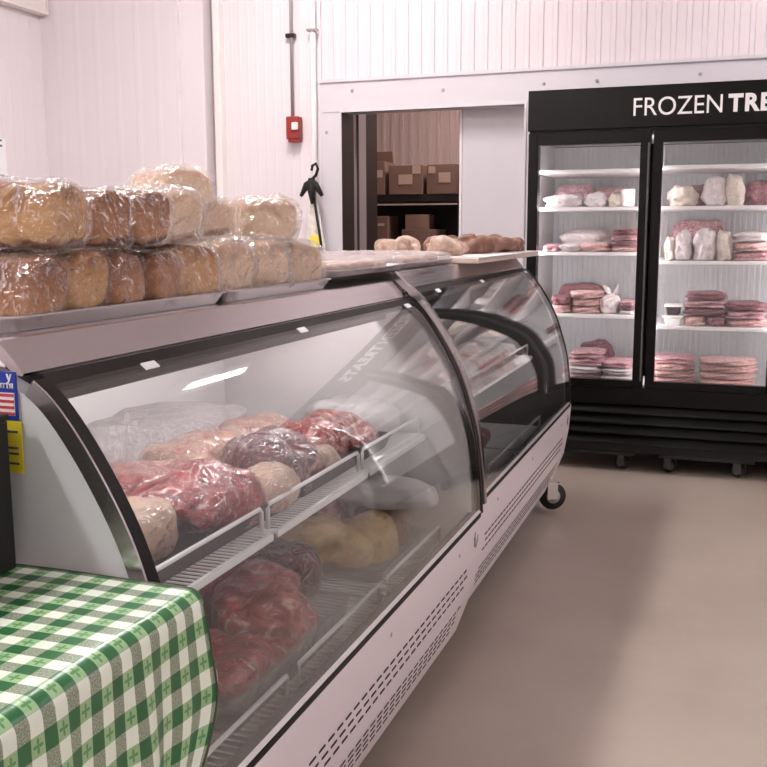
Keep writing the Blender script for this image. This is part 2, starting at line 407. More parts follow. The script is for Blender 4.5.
struct('wall_left', corr(nb(), (XL, YF), (XL, YB), 0, ZC, .11, .0015, (1, 0)), M['wall'])
struct('wall_right', corr(nb(), (XR, YF), (XR, YB), 0, ZC, .11, .003, (-1, 0)), M['wall'])
struct('wall_front', corr(nb(), (XL, YF), (XR, YF), 0, ZC, .11, .003, (0, 1)), M['wall'])
# back wall: left bay, column, gap, cream trim, ribbed bay, then the partition with the doorway
bm = corr(nb(), (XL, 5.98), (-3.60, 5.98), 0, ZC, .16, .0012, (0, -1), thick=.12); struct('wall_back', bm, M['wall'])
bm = box(nb(), -3.60, -3.42, 6.0, 6.16, 0, ZC, .004); struct('trim_1', bm, M['wall'])
bm = box(nb(), -3.42, -3.37, 6.10, 6.16, 0, ZC); struct('trim_2', bm, M['gap'])
bm = box(nb(), -3.37, -3.32, 6.03, 6.16, 0, ZC, .006); struct('trim_3', bm, M['cream'])
bm = corr(nb(), (-3.32, YB), (-2.62, YB), 0, ZC, .062, .0018, (0, -1)); struct('wall_back_ribbed', bm, M['wall'])
bm = corr(nb(), (-2.62, YB + .02), (XR, YB + .02), 2.20, ZC, .085, .008, (0, -1), flat=.6); struct('wall_back_upper', bm, M['wall_upper'])
# flat lower partition, with the doorway left open (x -2.47..-1.28, z up to 2.035)
DX0, DX1, DZ = -2.47, -1.275, 2.035
bm = nb()
box(bm, -2.62, DX0, YB - .02, YB + .12, 0, 2.235)
box(bm, DX0, DX1, YB - .02, YB + .12, DZ, 2.235)
box(bm, DX1, XR, YB - .02, YB + .12, 0, 2.235)
struct('wall_back_partition', bm, M['flat_panel'])
bm = box(nb(), -2.622, XR, YB - .032, YB - .02, 2.225, 2.245); struct('trim_4', bm, M['flat_panel'])
bm = box(nb(), -2.600, DX0 - .01, YB - .023, YB - .02, 2.038, 2.042); struct('trim_5', bm, M['gap'])
# door casing edge
bm = nb(); box(bm, DX0 - .012, DX0, YB - .028, YB + .02, 0, DZ + .012); box(bm, DX0, DX1, YB - .028, YB + .02, DZ, DZ + .012); box(bm, DX1, DX1 + .012, YB - .028, YB + .02, 0, DZ + .012)
struct('trim_6', bm, M['flat_panel'])
# sliding door leaf half closed
d = bpy.data.objects.new('door_1', None); C.objects.link(d); d.location = (-1.46, 6.26, 0); d['kind'] = 'structure'
obj('door_leaf', box(nb(), -.245, .35, -.03, .03, .01, 2.2, .004), M['flat_panel'], d)
obj('door_edge_trim', box(nb(), -.262, -.245, -.035, .035, .01, 2.2, .002), M['white_metal'], d)
# jamb / passage left side
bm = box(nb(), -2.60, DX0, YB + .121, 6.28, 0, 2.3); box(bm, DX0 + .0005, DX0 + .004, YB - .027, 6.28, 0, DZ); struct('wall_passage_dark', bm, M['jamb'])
bm = box(nb(), -2.60, DX0, 6.28, 6.52, 0, 2.3); struct('wall_passage_grey', bm, M['jamb_grey'])
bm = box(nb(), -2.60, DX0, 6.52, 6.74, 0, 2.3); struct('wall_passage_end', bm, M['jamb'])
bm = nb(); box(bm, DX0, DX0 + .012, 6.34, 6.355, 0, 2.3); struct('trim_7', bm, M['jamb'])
# store room beyond
bm = corr(nb(), (-4.2, 9.0), (0.2, 9.0), 0, 3.0, .09, .014, (0, -1), flat=.55); struct('wall_storeroom', bm, M['store_wall'])
bm = box(nb(), -4.3, -4.2, 6.74, 9.05, 0, 3.0); struct('wall_storeroom_left', bm, M['store_wall'])
bm = box(nb(), .2, .3, YB + .13, 9.05, 0, 3.0); struct('wall_storeroom_right', bm, M['store_wall'])
bm = box(nb(), -4.3, .3, YB + .13, 9.1, 3.0, 3.1); struct('ceiling_storeroom', bm, M['store_wall'])

# screws in the flat band
for x, z in ((-2.395, 2.168), (-1.79, 2.142), (-1.162, 2.148), (-.849, 2.150), (-.27, 2.158), (-2.605 + .03, 1.915)):
    bm = nb(); bmesh.ops.create_uvsphere(bm, u_segments=10, v_segments=6, radius=.011)
    for v in bm.verts: v.co.y *= .4
    o = obj('wall_screw', bm, M['gap'], None, True, (x, YB - .024, z))
    tag(o, None, 'screw', 'screws in the pale wall panel')
sl = ['dark round screw in wall panel above the left end of the doorway', 'dark round screw in wall panel above the sliding door leaf', 'dark round screw above the left corner of the black freezer sign',
      'dark round screw above the blank part of the freezer sign', 'dark round screw above the lettering of the freezer sign', 'dark round screw on the wall strip left of the doorway']
for o, s in zip([o for o in C.objects if o.name.startswith('wall_screw')], sl): o['label'] = s

# cable tray on left wall near the ceiling of the frame
t = thing('cable_trunking', 'cream white cable trunking along the left wall, top left corner of the photo', 'trunking', (XL + .003, 4.6, 2.78))
obj('channel', box(nb(), 0, .07, -1.4, 1.36, 0, .10, .004), M['cream'], t)
obj('cover_lip', box(nb(), 0, .078, -1.4, 1.365, -.008, 0.006, .002), M['cream'], t)
obj('end_cap', box(nb(), 0, .08, 1.36, 1.372, -.01, .11, .003), M['cream'], t)

# conduit, clamp, alarm
t = thing('conduit_pipe', 'grey metal conduit running down the wall into the red alarm box', 'pipe', (-2.815, 6.075, 2.02))
obj('pipe', tube(nb(), [(0, 0, 0), (0, 0, 1.66)], .012), M['galv'], t, True)
obj('clamp', box(nb(), -.035, .03, -.02, .015, .50, .525, .003), M['black'], t)
t = thing('white_pipe', 'slim white pipe standing in the corner left of the doorway', 'pipe', (-2.655, 6.055, 0))
obj('pipe', tube(nb(), [(0, 0, 0), (0, 0, 3.68)], .020, 12), M['white_metal'], t, True)
obj('clamp', box(nb(), -.035, .035, -.03, .02, 2.545, 2.56, .002), M['galv'], t)
t = thing('fire_alarm', 'red fire alarm box with white lens on the wall under the grey conduit', 'alarm', (-2.80, 6.06, 1.875))
obj('housing', box(nb(), -.040, .050, -.04, .03, 0, .145, .008, 3), M['red'], t)
obj('lens', box(nb(), .008, .05, -.062, -.036, .055, .105, .008, 3), M['strobe'], t)
obj('base_plate', box(nb(), -.03, .045, -.03, .03, -.018, .002, .003), M['red'], t)

# hanging black strap and cloth
t = thing('hanging_cloth', 'pale cloth with yellow print hung on a black hook left of the doorway', 'cloth', (-2.63, 6.0, 1.075))
bm = nb()
rows = []
for i in range(26):
    s = i / 25; z = .47 - s * .60; w = .035 + .135 * s ** .8
    row = []
    for k in range(17):
        a = k / 16
        x = (a - .5) * 2 * w * .5 + .03 * s
        y = -.03 - .022 * math.sin(a * 14 + s * 3) * s ** .5
        row.append((x, y, z))
    rows.append(row)
vf = [[bm.verts.new(p) for p in r] for r in rows]; vb = [[bm.verts.new((p[0], p[1] + .006, p[2])) for p in r] for r in rows]
for i in range(25):
    for k in range(16):
        bm.faces.new((vf[i][k], vf[i][k + 1], vf[i + 1][k + 1], vf[i + 1][k])); bm.faces.new((vb[i][k], vb[i + 1][k], vb[i + 1][k + 1], vb[i][k + 1]))
for i in range(25):
    bm.faces.new((vf[i][0], vf[i + 1][0], vb[i + 1][0], vb[i][0])); bm.faces.new((vf[i][16], vb[i][16], vb[i + 1][16], vf[i + 1][16]))
obj('cloth', bm, M['cloth_bag'], t, True)
obj('yellow_print', box(nb(), -.01, .055, -.066, -.056, .10, .18, .002), M['bag_yellow'], t)
bm = nb()
tube(bm, [(-.005, -.03, .48), (.0, -.04, .54), (.03, -.05, .56), (.045, -.05, .60), (.03, -.05, .635), (.005, -.05, .62), (.0, -.05, .59)], .010)
for sx in (-1, 1):
    tube(bm, [(0, -.045, .53), (sx * .03, -.06, .50), (sx * .075, -.055, .43)], [.014, .024, .012])
tube(bm, [(0, -.05, .54), (.0, -.06, .47), (.01, -.06, .38)], [.024, .028, .014])
obj('black_bow', bm, M['black_matte'], t, True)
obj('black_stick', tube(nb(), [(.012, -.055, .45), (.06, -.06, .15), (.095, -.075, -.08)], .009), M['black_matte'], t, True)

# paper notice at left edge
o = obj('wall_notice', nb(), M['poster'])
bm = box(nb(), 0, .004, -.3, .2, 0, .27); me = o.data; bm.to_mesh(me); bm.free()

# ------------------------------------------------------------------ store room shelf and boxes
t = thing('storage_shelf', 'dark storage shelf with cardboard boxes beyond the doorway', 'shelf', (-2.55, 8.1, 0))
for z in (.12, 1.04, 1.575): obj('shelf_board', box(nb(), -.75, 1.0, -.25, .3, z - .06, z, .003), M['dark_wood'], t)
for x in (-.75, 0.36, .96):
    for y in (-.23, .26): obj('post', box(nb(), x, x + .05, y, y + .04, 0, 1.52), M['dark_wood'], t)
obj('back_panel', box(nb(), -.75, 1.0, .28, .3, .12, 1.5), M['dark_wood'], t)

def carton(x, y, z, w, dpt, h, rz, label, flap=0, sticker=None):
    t = thing('cardboard_box', label, 'box', (x, y, z), rz)
    obj('carton_body', box(nb(), -w / 2, w / 2, -dpt / 2, dpt / 2, 0, h, .004), M['cardboard'], t)
    if flap: 
        bm = box(nb(), -w / 2 + .005, w / 2 - .005, -.003, .003, 0, flap)
        bmesh.ops.rotate(bm, verts=bm.verts, cent=(0, 0, 0), matrix=Matrix.Rotation(.25, 3, 'X'))
        obj('flap', bm, M['cardboard'], t, loc=(0, dpt / 2 - .03, h))
    if sticker:
        for sx0, sx1, sz0, sz1 in sticker:
            obj('paper_label', box(nb(), sx0, sx1, -dpt / 2 - .003, -dpt / 2 - .0005, sz0, sz1), M['box_label'], t)
    return t
carton(-2.93, 7.98, 1.575, .24, .28, .27, .03, 'cardboard box with tall open flap at the left end of the storeroom shelf', .10, [(.02, .10, .14, .20)])
carton(-2.625, 7.98, 1.575, .29, .28, .235, 0, 'cardboard box with square label in the middle of the storeroom shelf', 0, [(-.06, .06, .08, .16), (.06, .13, .165, .230)])
carton(-2.31, 7.98, 1.575, .25, .28, .235, -.08, 'cardboard box with pale label next to the sliding door leaf on upper shelf', 0, [(-.02, .08, .09, .17), (-.11, -.05, .165, .22)])
carton(-2.90, 7.98, 1.04, .24, .28, .36, 0, 'tall cardboard box at left on the lower storeroom shelf', 0, [(.03, .09, .28, .30)])
carton(-2.50, 7.95, 1.04, .29, .3, .25, 0, 'wide cardboard box on the lower storeroom shelf')
carton(-2.54, 7.97, 1.29, .20, .24, .12, .1, 'small cardboard box stacked on the wide box on lower shelf')

# ------------------------------------------------------------------ ceiling lamps
i = 0
names = ['nearest the front wall', 'over the camera aisle', 'near the freezer']
for yi, y in enumerate((-1.2, 1.6, 4.4)):
    for xi, x in enumerate((-2.25, .2, 2.9)):
        if xi == 1 and yi < 2: continue
        lz, ly, hl = ZC - .12, y, .64
        if yi == 2 and xi == 1: lz, ly, x, hl = 3.02, 5.45, .33, .38
        t = thing('ceiling_light', 'white ceiling lamp with glowing diffuser, %s, %s row' % (names[yi], ('left', 'hanging', 'right')[xi]), 'ceiling light', (x, ly, lz), 0, 'ceiling lamps')
        obj('housing', box(nb(), -.18, .18, -hl, hl, .03, .12, .01), M['white_metal'], t)
        obj('diffuser', box(nb(), -.14 if lz > 3.4 else -.05, .14 if lz > 3.4 else .05, -hl + .04, hl - .04, 0, .03, .008), M[('tube_lamp_bright', 'tube_lamp', 'tube_lamp_soft')[xi]], t)
        if lz < 3.4:
            for q in (-.3, .3): obj('hanger', tube(nb(), [(0, q, .12), (0, q, ZC - lz)], .004, 6), M['galv'], t)

# ------------------------------------------------------------------ display cases
GP = [(-.915, 1.097), (-.868, 1.060), (-.812, .985), (-.757, .885), (-.722, .785), (-.697, .687), (-.683, .569), (-.677, .470)]
GPs = catmull(GP, 5)
GPe = GPs[2:]
XBK = -1.55
LEN = 1.65

def slot_mesh(L):
    bm = nb()
    def slot(y, x, z, nx, nz, ly=.030, h=.0062):
        # a rounded slot lying in the panel with outward normal (nx,nz)
        tx, tz = -nz, nx
        vs = []; vb = []
        for k in range(12):
            a = 2 * PI * k / 12
            cy = math.cos(a); s_ = math.sin(a)
            yy = y + (ly / 2 - h / 2) * (1 if cy > 0 else -1) + cy * h / 2
            q = s_ * h / 2
            vs.append(bm.verts.new((x + tx * q + nx * .0012, yy, z + tz * q + nz * .0012)))
            vb.append(bm.verts.new((x + tx * q - nx * .002, yy, z + tz * q - nz * .002)))
        bm.faces.new(vs); bm.faces.new(vb[::-1])
        for k in range(12): bm.faces.new((vs[k], vb[k], vb[(k + 1) % 12], vs[(k + 1) % 12]))
    pitch = .044
    n = int((L - .24) / pitch)
    P1, P2 = Vector((-.684, .35)), Vector((-.704, .235)); e = (P2 - P1).normalized(); n1 = Vector((-e.y, e.x))
    if n1.x < 0: n1 = -n1
    for r, s in enumerate((.010, .036, .062)):
        for k in range(n):
            c = P1 + e * s; slot(.12 + (k + .5 * (r % 2)) * pitch, c.x, c.y, n1.x, n1.y)
    P1, P2 = Vector((-.704, .235)), Vector((-.757, .090)); e = (P2 - P1).normalized(); n1 = Vector((-e.y, e.x))
    if n1.x < 0: n1 = -n1
    for r, s in enumerate((.014, .040, .066, .092)):
        for k in range(n):
            c = P1 + e * s; slot(.12 + (k + .5 * ((r + 1) % 2)) * pitch, c.x, c.y, n1.x, n1.y)
    return bm

def display_case(name, label, loc, rz, grp, LEN=1.65, liner='liner', lamp=True):
    """local origin: floor, front plane keeps world x numbers; y runs from 0 (near) to LEN (far)"""
    t = thing(name, label, 'display case', loc, rz, grp)
    # end panels: profile polygon
    endprof = [(XBK, .20), (XBK, 1.10), (-.975, 1.10)] + offset(GPs, -.025)[2:] + [(-.694, .455), (-.694, .36), (-.714, .23), (-.76, .12), (-.76, .10)]
    for k, (y0, y1) in enumerate(((.0, .03), (LEN - .03, LEN))):
        p = obj('end_panel', prism_y(nb(), endprof, y0, y1), M['case_end'], t)
        if k == 0:
            obj('steel_edge', strip_y(nb(), offset(GPe, .001), offset(GPe, -.024), -.002, .003), M['steel'], p, True)
            obj('rubber_seal', strip_y(nb(), offset(GPe, .002), offset(GPe, -.018), .0032, .026), M['gasket'], p, True)
        else:
            obj('steel_edge', strip_y(nb(), offset(GPe, -.001), offset(GPe, -.022), LEN - .004, LEN + .0015), M['steel'], p, True)
            obj('rubber_seal', strip_y(nb(), offset(GPe, .002), offset(GPe, -.018), LEN - .022, LEN - .0045), M['gasket'], p, True)
    if not lamp:
        GPj = [(-.950, 1.132)] + GPs
        obj('joint_trim', strip_y(nb(), offset(GPj, .020), offset(GPj, .003), -.020, .004), M['steel'], t, True)
    # top
    top = [(XBK, 1.105), (XBK, 1.143), (-.958, 1.143), (-.952, 1.1405), (-.9115, 1.0975), (-.914, 1.0935), (-.926, 1.0945), (-.955, 1.118)]
    tp = obj('steel_top', prism_y(nb(), top, -.004, LEN + .004), M['steel'], t)
    obj('top_edge_rail', strip_y(nb(), offset(GPs, .0005)[1:4], offset(GPs, -.02)[1:4], .027, LEN - .023), M['gasket'], t, True)
    # glass
    g = obj('curved_glass', strip_y(nb(), offset(GPs, 0), offset(GPs, -.006), .0265, LEN - .0225), M['glass'], t, True)
    # small tags along the top of the glass
    for y in (.24, .83, LEN - .10):
        bm = nb(); p = GPs[4]; 
        pr = [GPs[3], GPs[4]]
        strip_y(bm, offset(pr, .003), offset(pr, .0005), y, y + .038)
        obj('clip_tag', bm, M['poster'], g)
    # black sill under the glass, then white front panel
    obj('sill', box(nb(), -.712, -.675, .03, LEN - .03, .462, .476, .002), M['gasket'], t)
    fp_out = [(-.690, .470), (-.684, .482), (-.677, .476), (-.676, .455), (-.684, .35), (-.704, .235), (-.757, .090), (-.775, .085)]
    fp_in = [(-.695, .462), (-.689, .468), (-.686, .462), (-.686, .450), (-.694, .35), (-.714, .235), (-.765, .098), (-.776, .097)]
    fp = obj('front_panel', strip_y(nb(), fp_out, fp_in, -.002, LEN + .002), M['white_metal'], t)
    sl = obj('vent_slots', slot_mesh(LEN), M['slot'], fp); sl['kind'] = 'stuff'
    for y in (.25, .84, LEN - .25):
        bm = nb(); bmesh.ops.create_uvsphere(bm, u_segments=10, v_segments=6, radius=.006)
        for v in bm.verts: v.co.x *= .4
        obj('panel_screw', bm, M['grey_plastic'], fp, True, (-.679, y, .415))
    # moulded badge at the far end of the panel: a leaf-like arc and a dot
    bm = nb()
    tube(bm, [(-.6775, LEN - .085, .432), (-.676, LEN - .095, .415), (-.678, LEN - .088, .392), (-.680, LEN - .07, .383)], .0025, 6)
    tube(bm, [(-.6775, LEN - .055, .415), (-.6785, LEN - .058, .400), (-.680, LEN - .07, .383)], .0022, 6)
    obj('moulded_mark', bm, M['grey_plastic'], fp, True)
    # interior
    obj('back_liner', box(nb(), XBK + .02, XBK + .05, .03, LEN - .03, .30, 1.10), M[liner], t)
    bk = obj('rear_sliding_doors', box(nb(), XBK + .052, XBK + .06, .10, LEN - .10, .60, 1.04, .002), M[liner], t)
    obj('door_pull', box(nb(), XBK + .062, XBK + .075, LEN * .46, LEN * .49, .72, .94, .003), M['grey_plastic'], bk)
    obj('inner_floor', box(nb(), XBK + .05, -.70, .03, LEN - .03, .28, .31), M[liner], t)
    for y in (.03, LEN - .04):
        ip = [(XBK + .05, .31), (XBK + .05, 1.095), (-.98, 1.095)] + offset(GPs, -.024)[3:] + [(-.715, .31)]
        obj('inner_end', prism_y(nb(), ip, y, y + .008), M[liner], t)
    obj('base', box(nb(), XBK + .03, -.80, .04, LEN - .04, .13, .28), M['black_matte'], t)
    obj('inner_kick', box(nb(), -.72, -.705, .03, LEN - .03, .28, .458), M['rail'], t)
    # lamp under the top
    obj('lamp_housing', box(nb(), -1.0, -.955, .06, LEN - .06, 1.035, 1.104, .004), M['rail'], t)
    if lamp: obj('case_lamp', tube(nb(), [(-1.03, .12, 1.085), (-1.03, LEN - .12, 1.085)], .009, 10), M['case_lamp'], t, True)
    # wire shelf in three sections
    for k in range(3):
        y0 = .085 + k * .525 + .008; y1 = min(y0 + .505, LEN - .045)
        bm = nb()
        nr = 30
        for j in range(nr + 1):
            y = y0 + .008 + (y1 - y0 - .016) * j / nr
            tube(bm, [(-1.30, y, .70), (-.845, y, .70)], .0022, 5)
        for x in (-1.30, -1.08, -.845): tube(bm, [(x, y0, .696), (x, y1, .696)], .0045, 6)
        for y in (y0, y1): tube(bm, [(-1.30, y, .697), (-.845, y, .697)], .004, 6)
        s = obj('wire_shelf', bm, M['wire'], t, True)
        bm = nb()
        tube(bm, [(-.862, y0 + .004, .70), (-.862, y0 + .004, .742), (-.862, y0 + .012, .750), (-.862, y1 - .012, .750), (-.862, y1 - .004, .742), (-.862, y1 - .004, .70)], .0045, 8)
        obj('shelf_guard', bm, M['wire'], s, True)
        obj('price_rail', box(nb(), -.842, -.838, y0, y1, .686, .700, .001), M['wire'], s)
    for y in (.55, 1.08): obj('shelf_bracket', box(nb(), XBK + .06, -.90, y, y + .008, .665, .692), M['grey_plastic'], t)
    # bottom wire deck
    for k in range(3):
        y0 = .05 + k * .525 + .008; y1 = min(y0 + .505, LEN - .045)
        bm = nb()
        for j in range(25):
            y = y0 + .008 + (y1 - y0 - .016) * j / 24
            tube(bm, [(-1.40, y, .385), (-.735, y, .385)], .0022, 5)
        for x in (-1.40, -1.08, -.735): tube(bm, [(x, y0, .381), (x, y1, .381)], .0045, 6)
        s = obj('wire_deck', bm, M['wire'], t, True)
        bm = nb()
        tube(bm, [(-.79, y0 + .02, .385), (-.79, y0 + .02, .435), (-.79, y1 - .02, .435), (-.79, y1 - .02, .385)], .005, 8)
        obj('deck_guard', bm, M['wire'], s, True)
    # casters
    for x, y in ((-.95, .12), (-.73 if not lamp else -.97, LEN - .15), (XBK + .12, .12), (XBK + .12, LEN - .13)):
        caster(t, x, y, .062, .13, 0 if lamp else -1.05)
    return t

def caster(t, x, y, r, ztop, rz=0, wm='rubber', fm='chrome'):
    bm = nb()
    box(bm, x - .035, x + .035, y - .035, y + .035, ztop - .008, ztop)
    box(bm, x - .022, x - .018, y - .018, y + .03, r - .012, ztop - .008)
    box(bm, x + .018, x + .022, y - .018, y + .03, r - .012, ztop - .008)
    bmesh.ops.rotate(bm, verts=bm.verts, cent=(x, y + .012, 0), matrix=Matrix.Rotation(rz, 3, 'Z'))
    f = obj('caster', bm, M[fm], t)
    def wheel(rad, w, n=24):
        b = nb()
        bmesh.ops.create_cone(b, segments=n, radius1=rad, radius2=rad, depth=w, cap_ends=True)
        bmesh.ops.bevel(b, geom=[e for e in b.edges if len(e.link_faces) == 2 and abs((e.verts[0].co - e.verts[1].co).z) < 1e-6], offset=min(w, rad) * .18, segments=2, affect='EDGES')
        bmesh.ops.rotate(b, verts=b.verts, cent=(0, 0, 0), matrix=Matrix.Rotation(PI / 2, 3, 'Y'))
        bmesh.ops.rotate(b, verts=b.verts, cent=(0, 0, 0), matrix=Matrix.Rotation(rz, 3, 'Z'))
        bmesh.ops.translate(b, verts=b.verts, vec=(x, y + .012, r))
        return b
    obj('wheel', wheel(r, .030), M[wm], f, True)
    obj('hub', wheel(r * .62, .036), M['grey_plastic'], f, True)
    return f

U1Y, U2Y = 1.090, 2.765
case1 = display_case('display_case', 'curved-glass refrigerated display case full of wrapped meat beside the checked tablecloth', (0, U1Y, 0), 0, 'curved glass meat cases')
case2 = display_case('display_case', 'curved-glass refrigerated display case on a visible wheel, nearer the black freezer', (-.028, U2Y, .022), math.radians(.55), 'curved glass meat cases', 1.765, 'shaded_liner', False)
case2.location.x = -.014

# signs stuck on the near end panel
t = thing('blue_sign', 'blue sign with white lettering and a striped flag on the case end panel', 'sign', (-.925, U1Y - .003, 1.032))
obj('card', box(nb(), -.20, .0, -.002, 0, 0, .062 + .005, 0), M['blue'], t)
def text(s, size, mat_, parent, loc, rot=(PI / 2, 0, 0), align='LEFT', off=0, ext=.001, width=None, height=None, sp=1.0):
    cu = bpy.data.curves.new('tmp', 'FONT'); cu.body = s; cu.size = size; cu.align_x = align; cu.extrude = ext; cu.offset = off; cu.space_character = sp
    to = bpy.data.objects.new('tmp', cu); C.objects.link(to)
    bpy.context.view_layer.update()
    me = bpy.data.meshes.new_from_object(to.evaluated_get(bpy.context.evaluated_depsgraph_get()))
    bpy.data.objects.remove(to)
    xs = [v.co.x for v in me.vertices]; ys = [v.co.y for v in me.vertices]
    if width:
        kx = width / (max(xs) - min(xs)); ky = height / (max(ys) - min(ys)); x0 = min(xs); y0 = min(ys)
        for v in me.vertices: v.co.x = (v.co.x - x0) * kx; v.co.y = (v.co.y - y0) * ky
    me.materials.clear(); me.materials.append(mat_)
    o = bpy.data.objects.new('lettering', me); C.objects.link(o); o.parent = parent; o.location = loc; o.rotation_euler = rot
    return o
text('у', .017, M['sign_white'], t, (-.006, -.003, .055), align='RIGHT')
text('иття', .013, M['sign_white'], t, (-.004, -.003, .044), align='RIGHT')
fl = obj('flag', box(nb(), -.06, -.004, -.0032, -.002, .006, .038), M['sign_white'], t)
for k in range(4): obj('flag_stripe', box(nb(), -.06, -.004, -.0042, -.0032, .007 + k * .0085, .011 + k * .0085), M['flag_red'], fl)
t = thing('yellow_sign', 'yellow card with dark print below the blue sign on the case end panel', 'sign', (-.921, U1Y - .003, .957))
obj('card', box(nb(), -.16, 0, -.002, 0, 0, .0735, 0), M['yellow'], t)
for k, (z, w) in enumerate(((.057, .016), (.034, .012), (.026, .012), (.012, .014))):
    obj('print_line', box(nb(), -.012 - w, -.006, -.0028, -.002, z, z + .003), M['ink'], t)

# ------------------------------------------------------------------ wrapped things: helpers
def wrapped(name, bodybm, wrapbm, bodymat, filmmat, loc, rz, label, cat, group=None, part='loaf'):
    t = thing(name, label, cat, loc, rz, group)
    obj(part, bodybm, bodymat, t, True, (0, 0, .002))
    obj('plastic_wrap', wrapbm, filmmat, t, True)
    return t

def sheet_pan(x0, x1, y0, y1, z, label, rim=.024, mt='alu', cat='tray', name='baking_tray', group=None):
    """shallow pan: flat bottom, flared walls, rolled rim - one surface with thickness"""
    cx, cy = (x0 + x1) / 2, (y0 + y1) / 2
    t = thing(name, label, cat, (cx, cy, z), 0, group)
    bm = nb()
    def ring(hx, hy, zz, r=.03):
        vs = []
        for (sx, sy, a0) in ((1, 1, 0), (-1, 1, 90), (-1, -1, 180), (1, -1, 270)):
            for k in range(6):
                a = math.radians(a0 + k * 18)
                vs.append(bm.verts.new((sx * (hx - r) + r * math.cos(a), sy * (hy - r) + r * math.sin(a), zz)))
        return vs
    hx, hy = (x1 - x0) / 2, (y1 - y0) / 2
    R = [ring(hx - .016, hy - .016, 0), ring(hx - .004, hy - .004, rim - .003), ring(hx, hy, rim - .003), ring(hx, hy, rim), ring(hx - .007, hy - .007, rim), ring(hx - .018, hy - .018, .003)]
    bm.faces.new(R[0][::-1])
    for a, b in zip(R[:-1], R[1:]):
        n = len(a)
        for k in range(n): bm.faces.new((a[k], a[(k + 1) % n], b[(k + 1) % n], b[k]))
    bm.faces.new(R[-1])
    obj('pan', bm, M[mt], t)
    return t

ZT = 1.1435      # top of near case
ZT2 = ZT + .022
sheet_pan(-1.43, -.975, 1.135, 1.795, ZT, 'aluminium baking tray under the brown loaves at the near end of the case')
sheet_pan(-1.44, -.975, 1.80, 2.345, ZT, 'aluminium baking tray under the pale loaves, farther along the case top')

def loaf_body(w=.105, h=.10, l=.25, seed=0, dome=.12):
    return blob(l / 2, w / 2, h / 2 / 1.06, 4.0, 9, 12, amp=.010, freq=14, seed=seed, flat=h / 2 * .93, dome=dome)
def loaf_wrap(w=.105, h=.10, l=.25, seed=0, dome=.12, cr=.0055):
    return blob(l / 2 + .003, w / 2 + .002, h / 2 / 1.06 + .002, 3.6, 8, 38, amp=.010, freq=14, seed=seed, crumple=cr, cfreq=30, flat=h / 2 * .95, dome=dome)

PZ = ZT + .006
loaves = [
 # x_centre, y, z, w, h, l, rz, mat, label
 (-1.115, 1.238, PZ, .108, .106, .26, 3, 'bread_brown', 'wrapped loaf with brown end, lower row, nearest the left edge of the photo'),
 (-1.110, 1.352, PZ, .108, .106, .24, 2, 'bread', 'wrapped golden loaf with speckled face, second in the lower row'),
 (-1.112, 1.468, PZ, .106, .104, .24, 0, 'bread_brown', 'wrapped reddish-brown loaf, third in the lower row'),
 (-1.110, 1.582, PZ, .100, .102, .24, 3, 'bread_brown', 'wrapped brown loaf with dangling film corner, fourth in the lower row'),
 (-1.110, 1.722, PZ, .122, .112, .24, -10, 'bread', 'wrapped loaf with flat golden face, fifth in the lower row, last brown one'),
 (-1.125, 1.905, PZ, .130, .116, .25, -16, 'bread_pale', 'wrapped pale wide loaf, sixth in the lower row, right of the golden face'),
 (-1.120, 2.085, PZ, .130, .118, .25, -18, 'bread_pale', 'crinkly wrapped pale loaf, seventh in lower row under the slanted loaf'),
 (-1.100, 2.275, PZ, .125, .104, .22, -22, 'bread_pale', 'wrapped pale loaf at the far right end of the lower row'),
 (-1.115, 1.285, PZ + .112, .116, .100, .27, 4, 'bread', 'large wrapped golden loaf on the upper row at the left edge'),
 (-1.115, 1.440, PZ + .110, .110, .096, .25, -12, 'bread_brown', 'wrapped loaf with dark brown end, second in the upper row'),
 (-1.115, 1.570, PZ + .110, .108, .100, .25, -10, 'bread_brown', 'wrapped tan loaf with rounded end, third in the upper row'),
 (-1.140, 1.740, PZ + .114, .130, .100, .25, -28, 'bread_pale', 'very crinkly wrapped loaf sloping to the right, fourth in upper row'),
 (-1.215, 1.965, PZ + .180, .125, .090, .22, -40, 'bread_pale', 'topmost wrapped loaf of the whole pile'),
 (-1.20, 2.02, PZ + .124, .112, .084, .22, -30, 'bread_pale', 'small wrapped pale loaf tucked behind the crinkly sloping loaf'),
 (-1.130, 2.215, PZ + .108, .125, .105, .30, -48, 'bread_pale', 'pale wrapped loaf lying slanted alone at the right end of the upper row'),
]
for i, (x, y, z, w, h, l, rz, mt, lab) in enumerate(loaves):
    f = 'film_white' if (mt == 'bread_pale') else 'film'
    fm = M['film'] if f == 'film' else M['film_pale'] if 'film_pale' in M else M.setdefault('film_pale', film_mat('pale_cling_film', (.98, .975, .97), .13, (.95, .90, .88), 1.0, .06, .9, 45, ior=1.8))
    wrapped('bread_loaf', loaf_body(w, h, l, i), loaf_wrap(w, h, l, i, cr=.006 if mt != 'bread_pale' else .010), M[mt], fm, (x, y, z), math.radians(rz), lab, 'bread', 'wrapped bread loaves on the case')

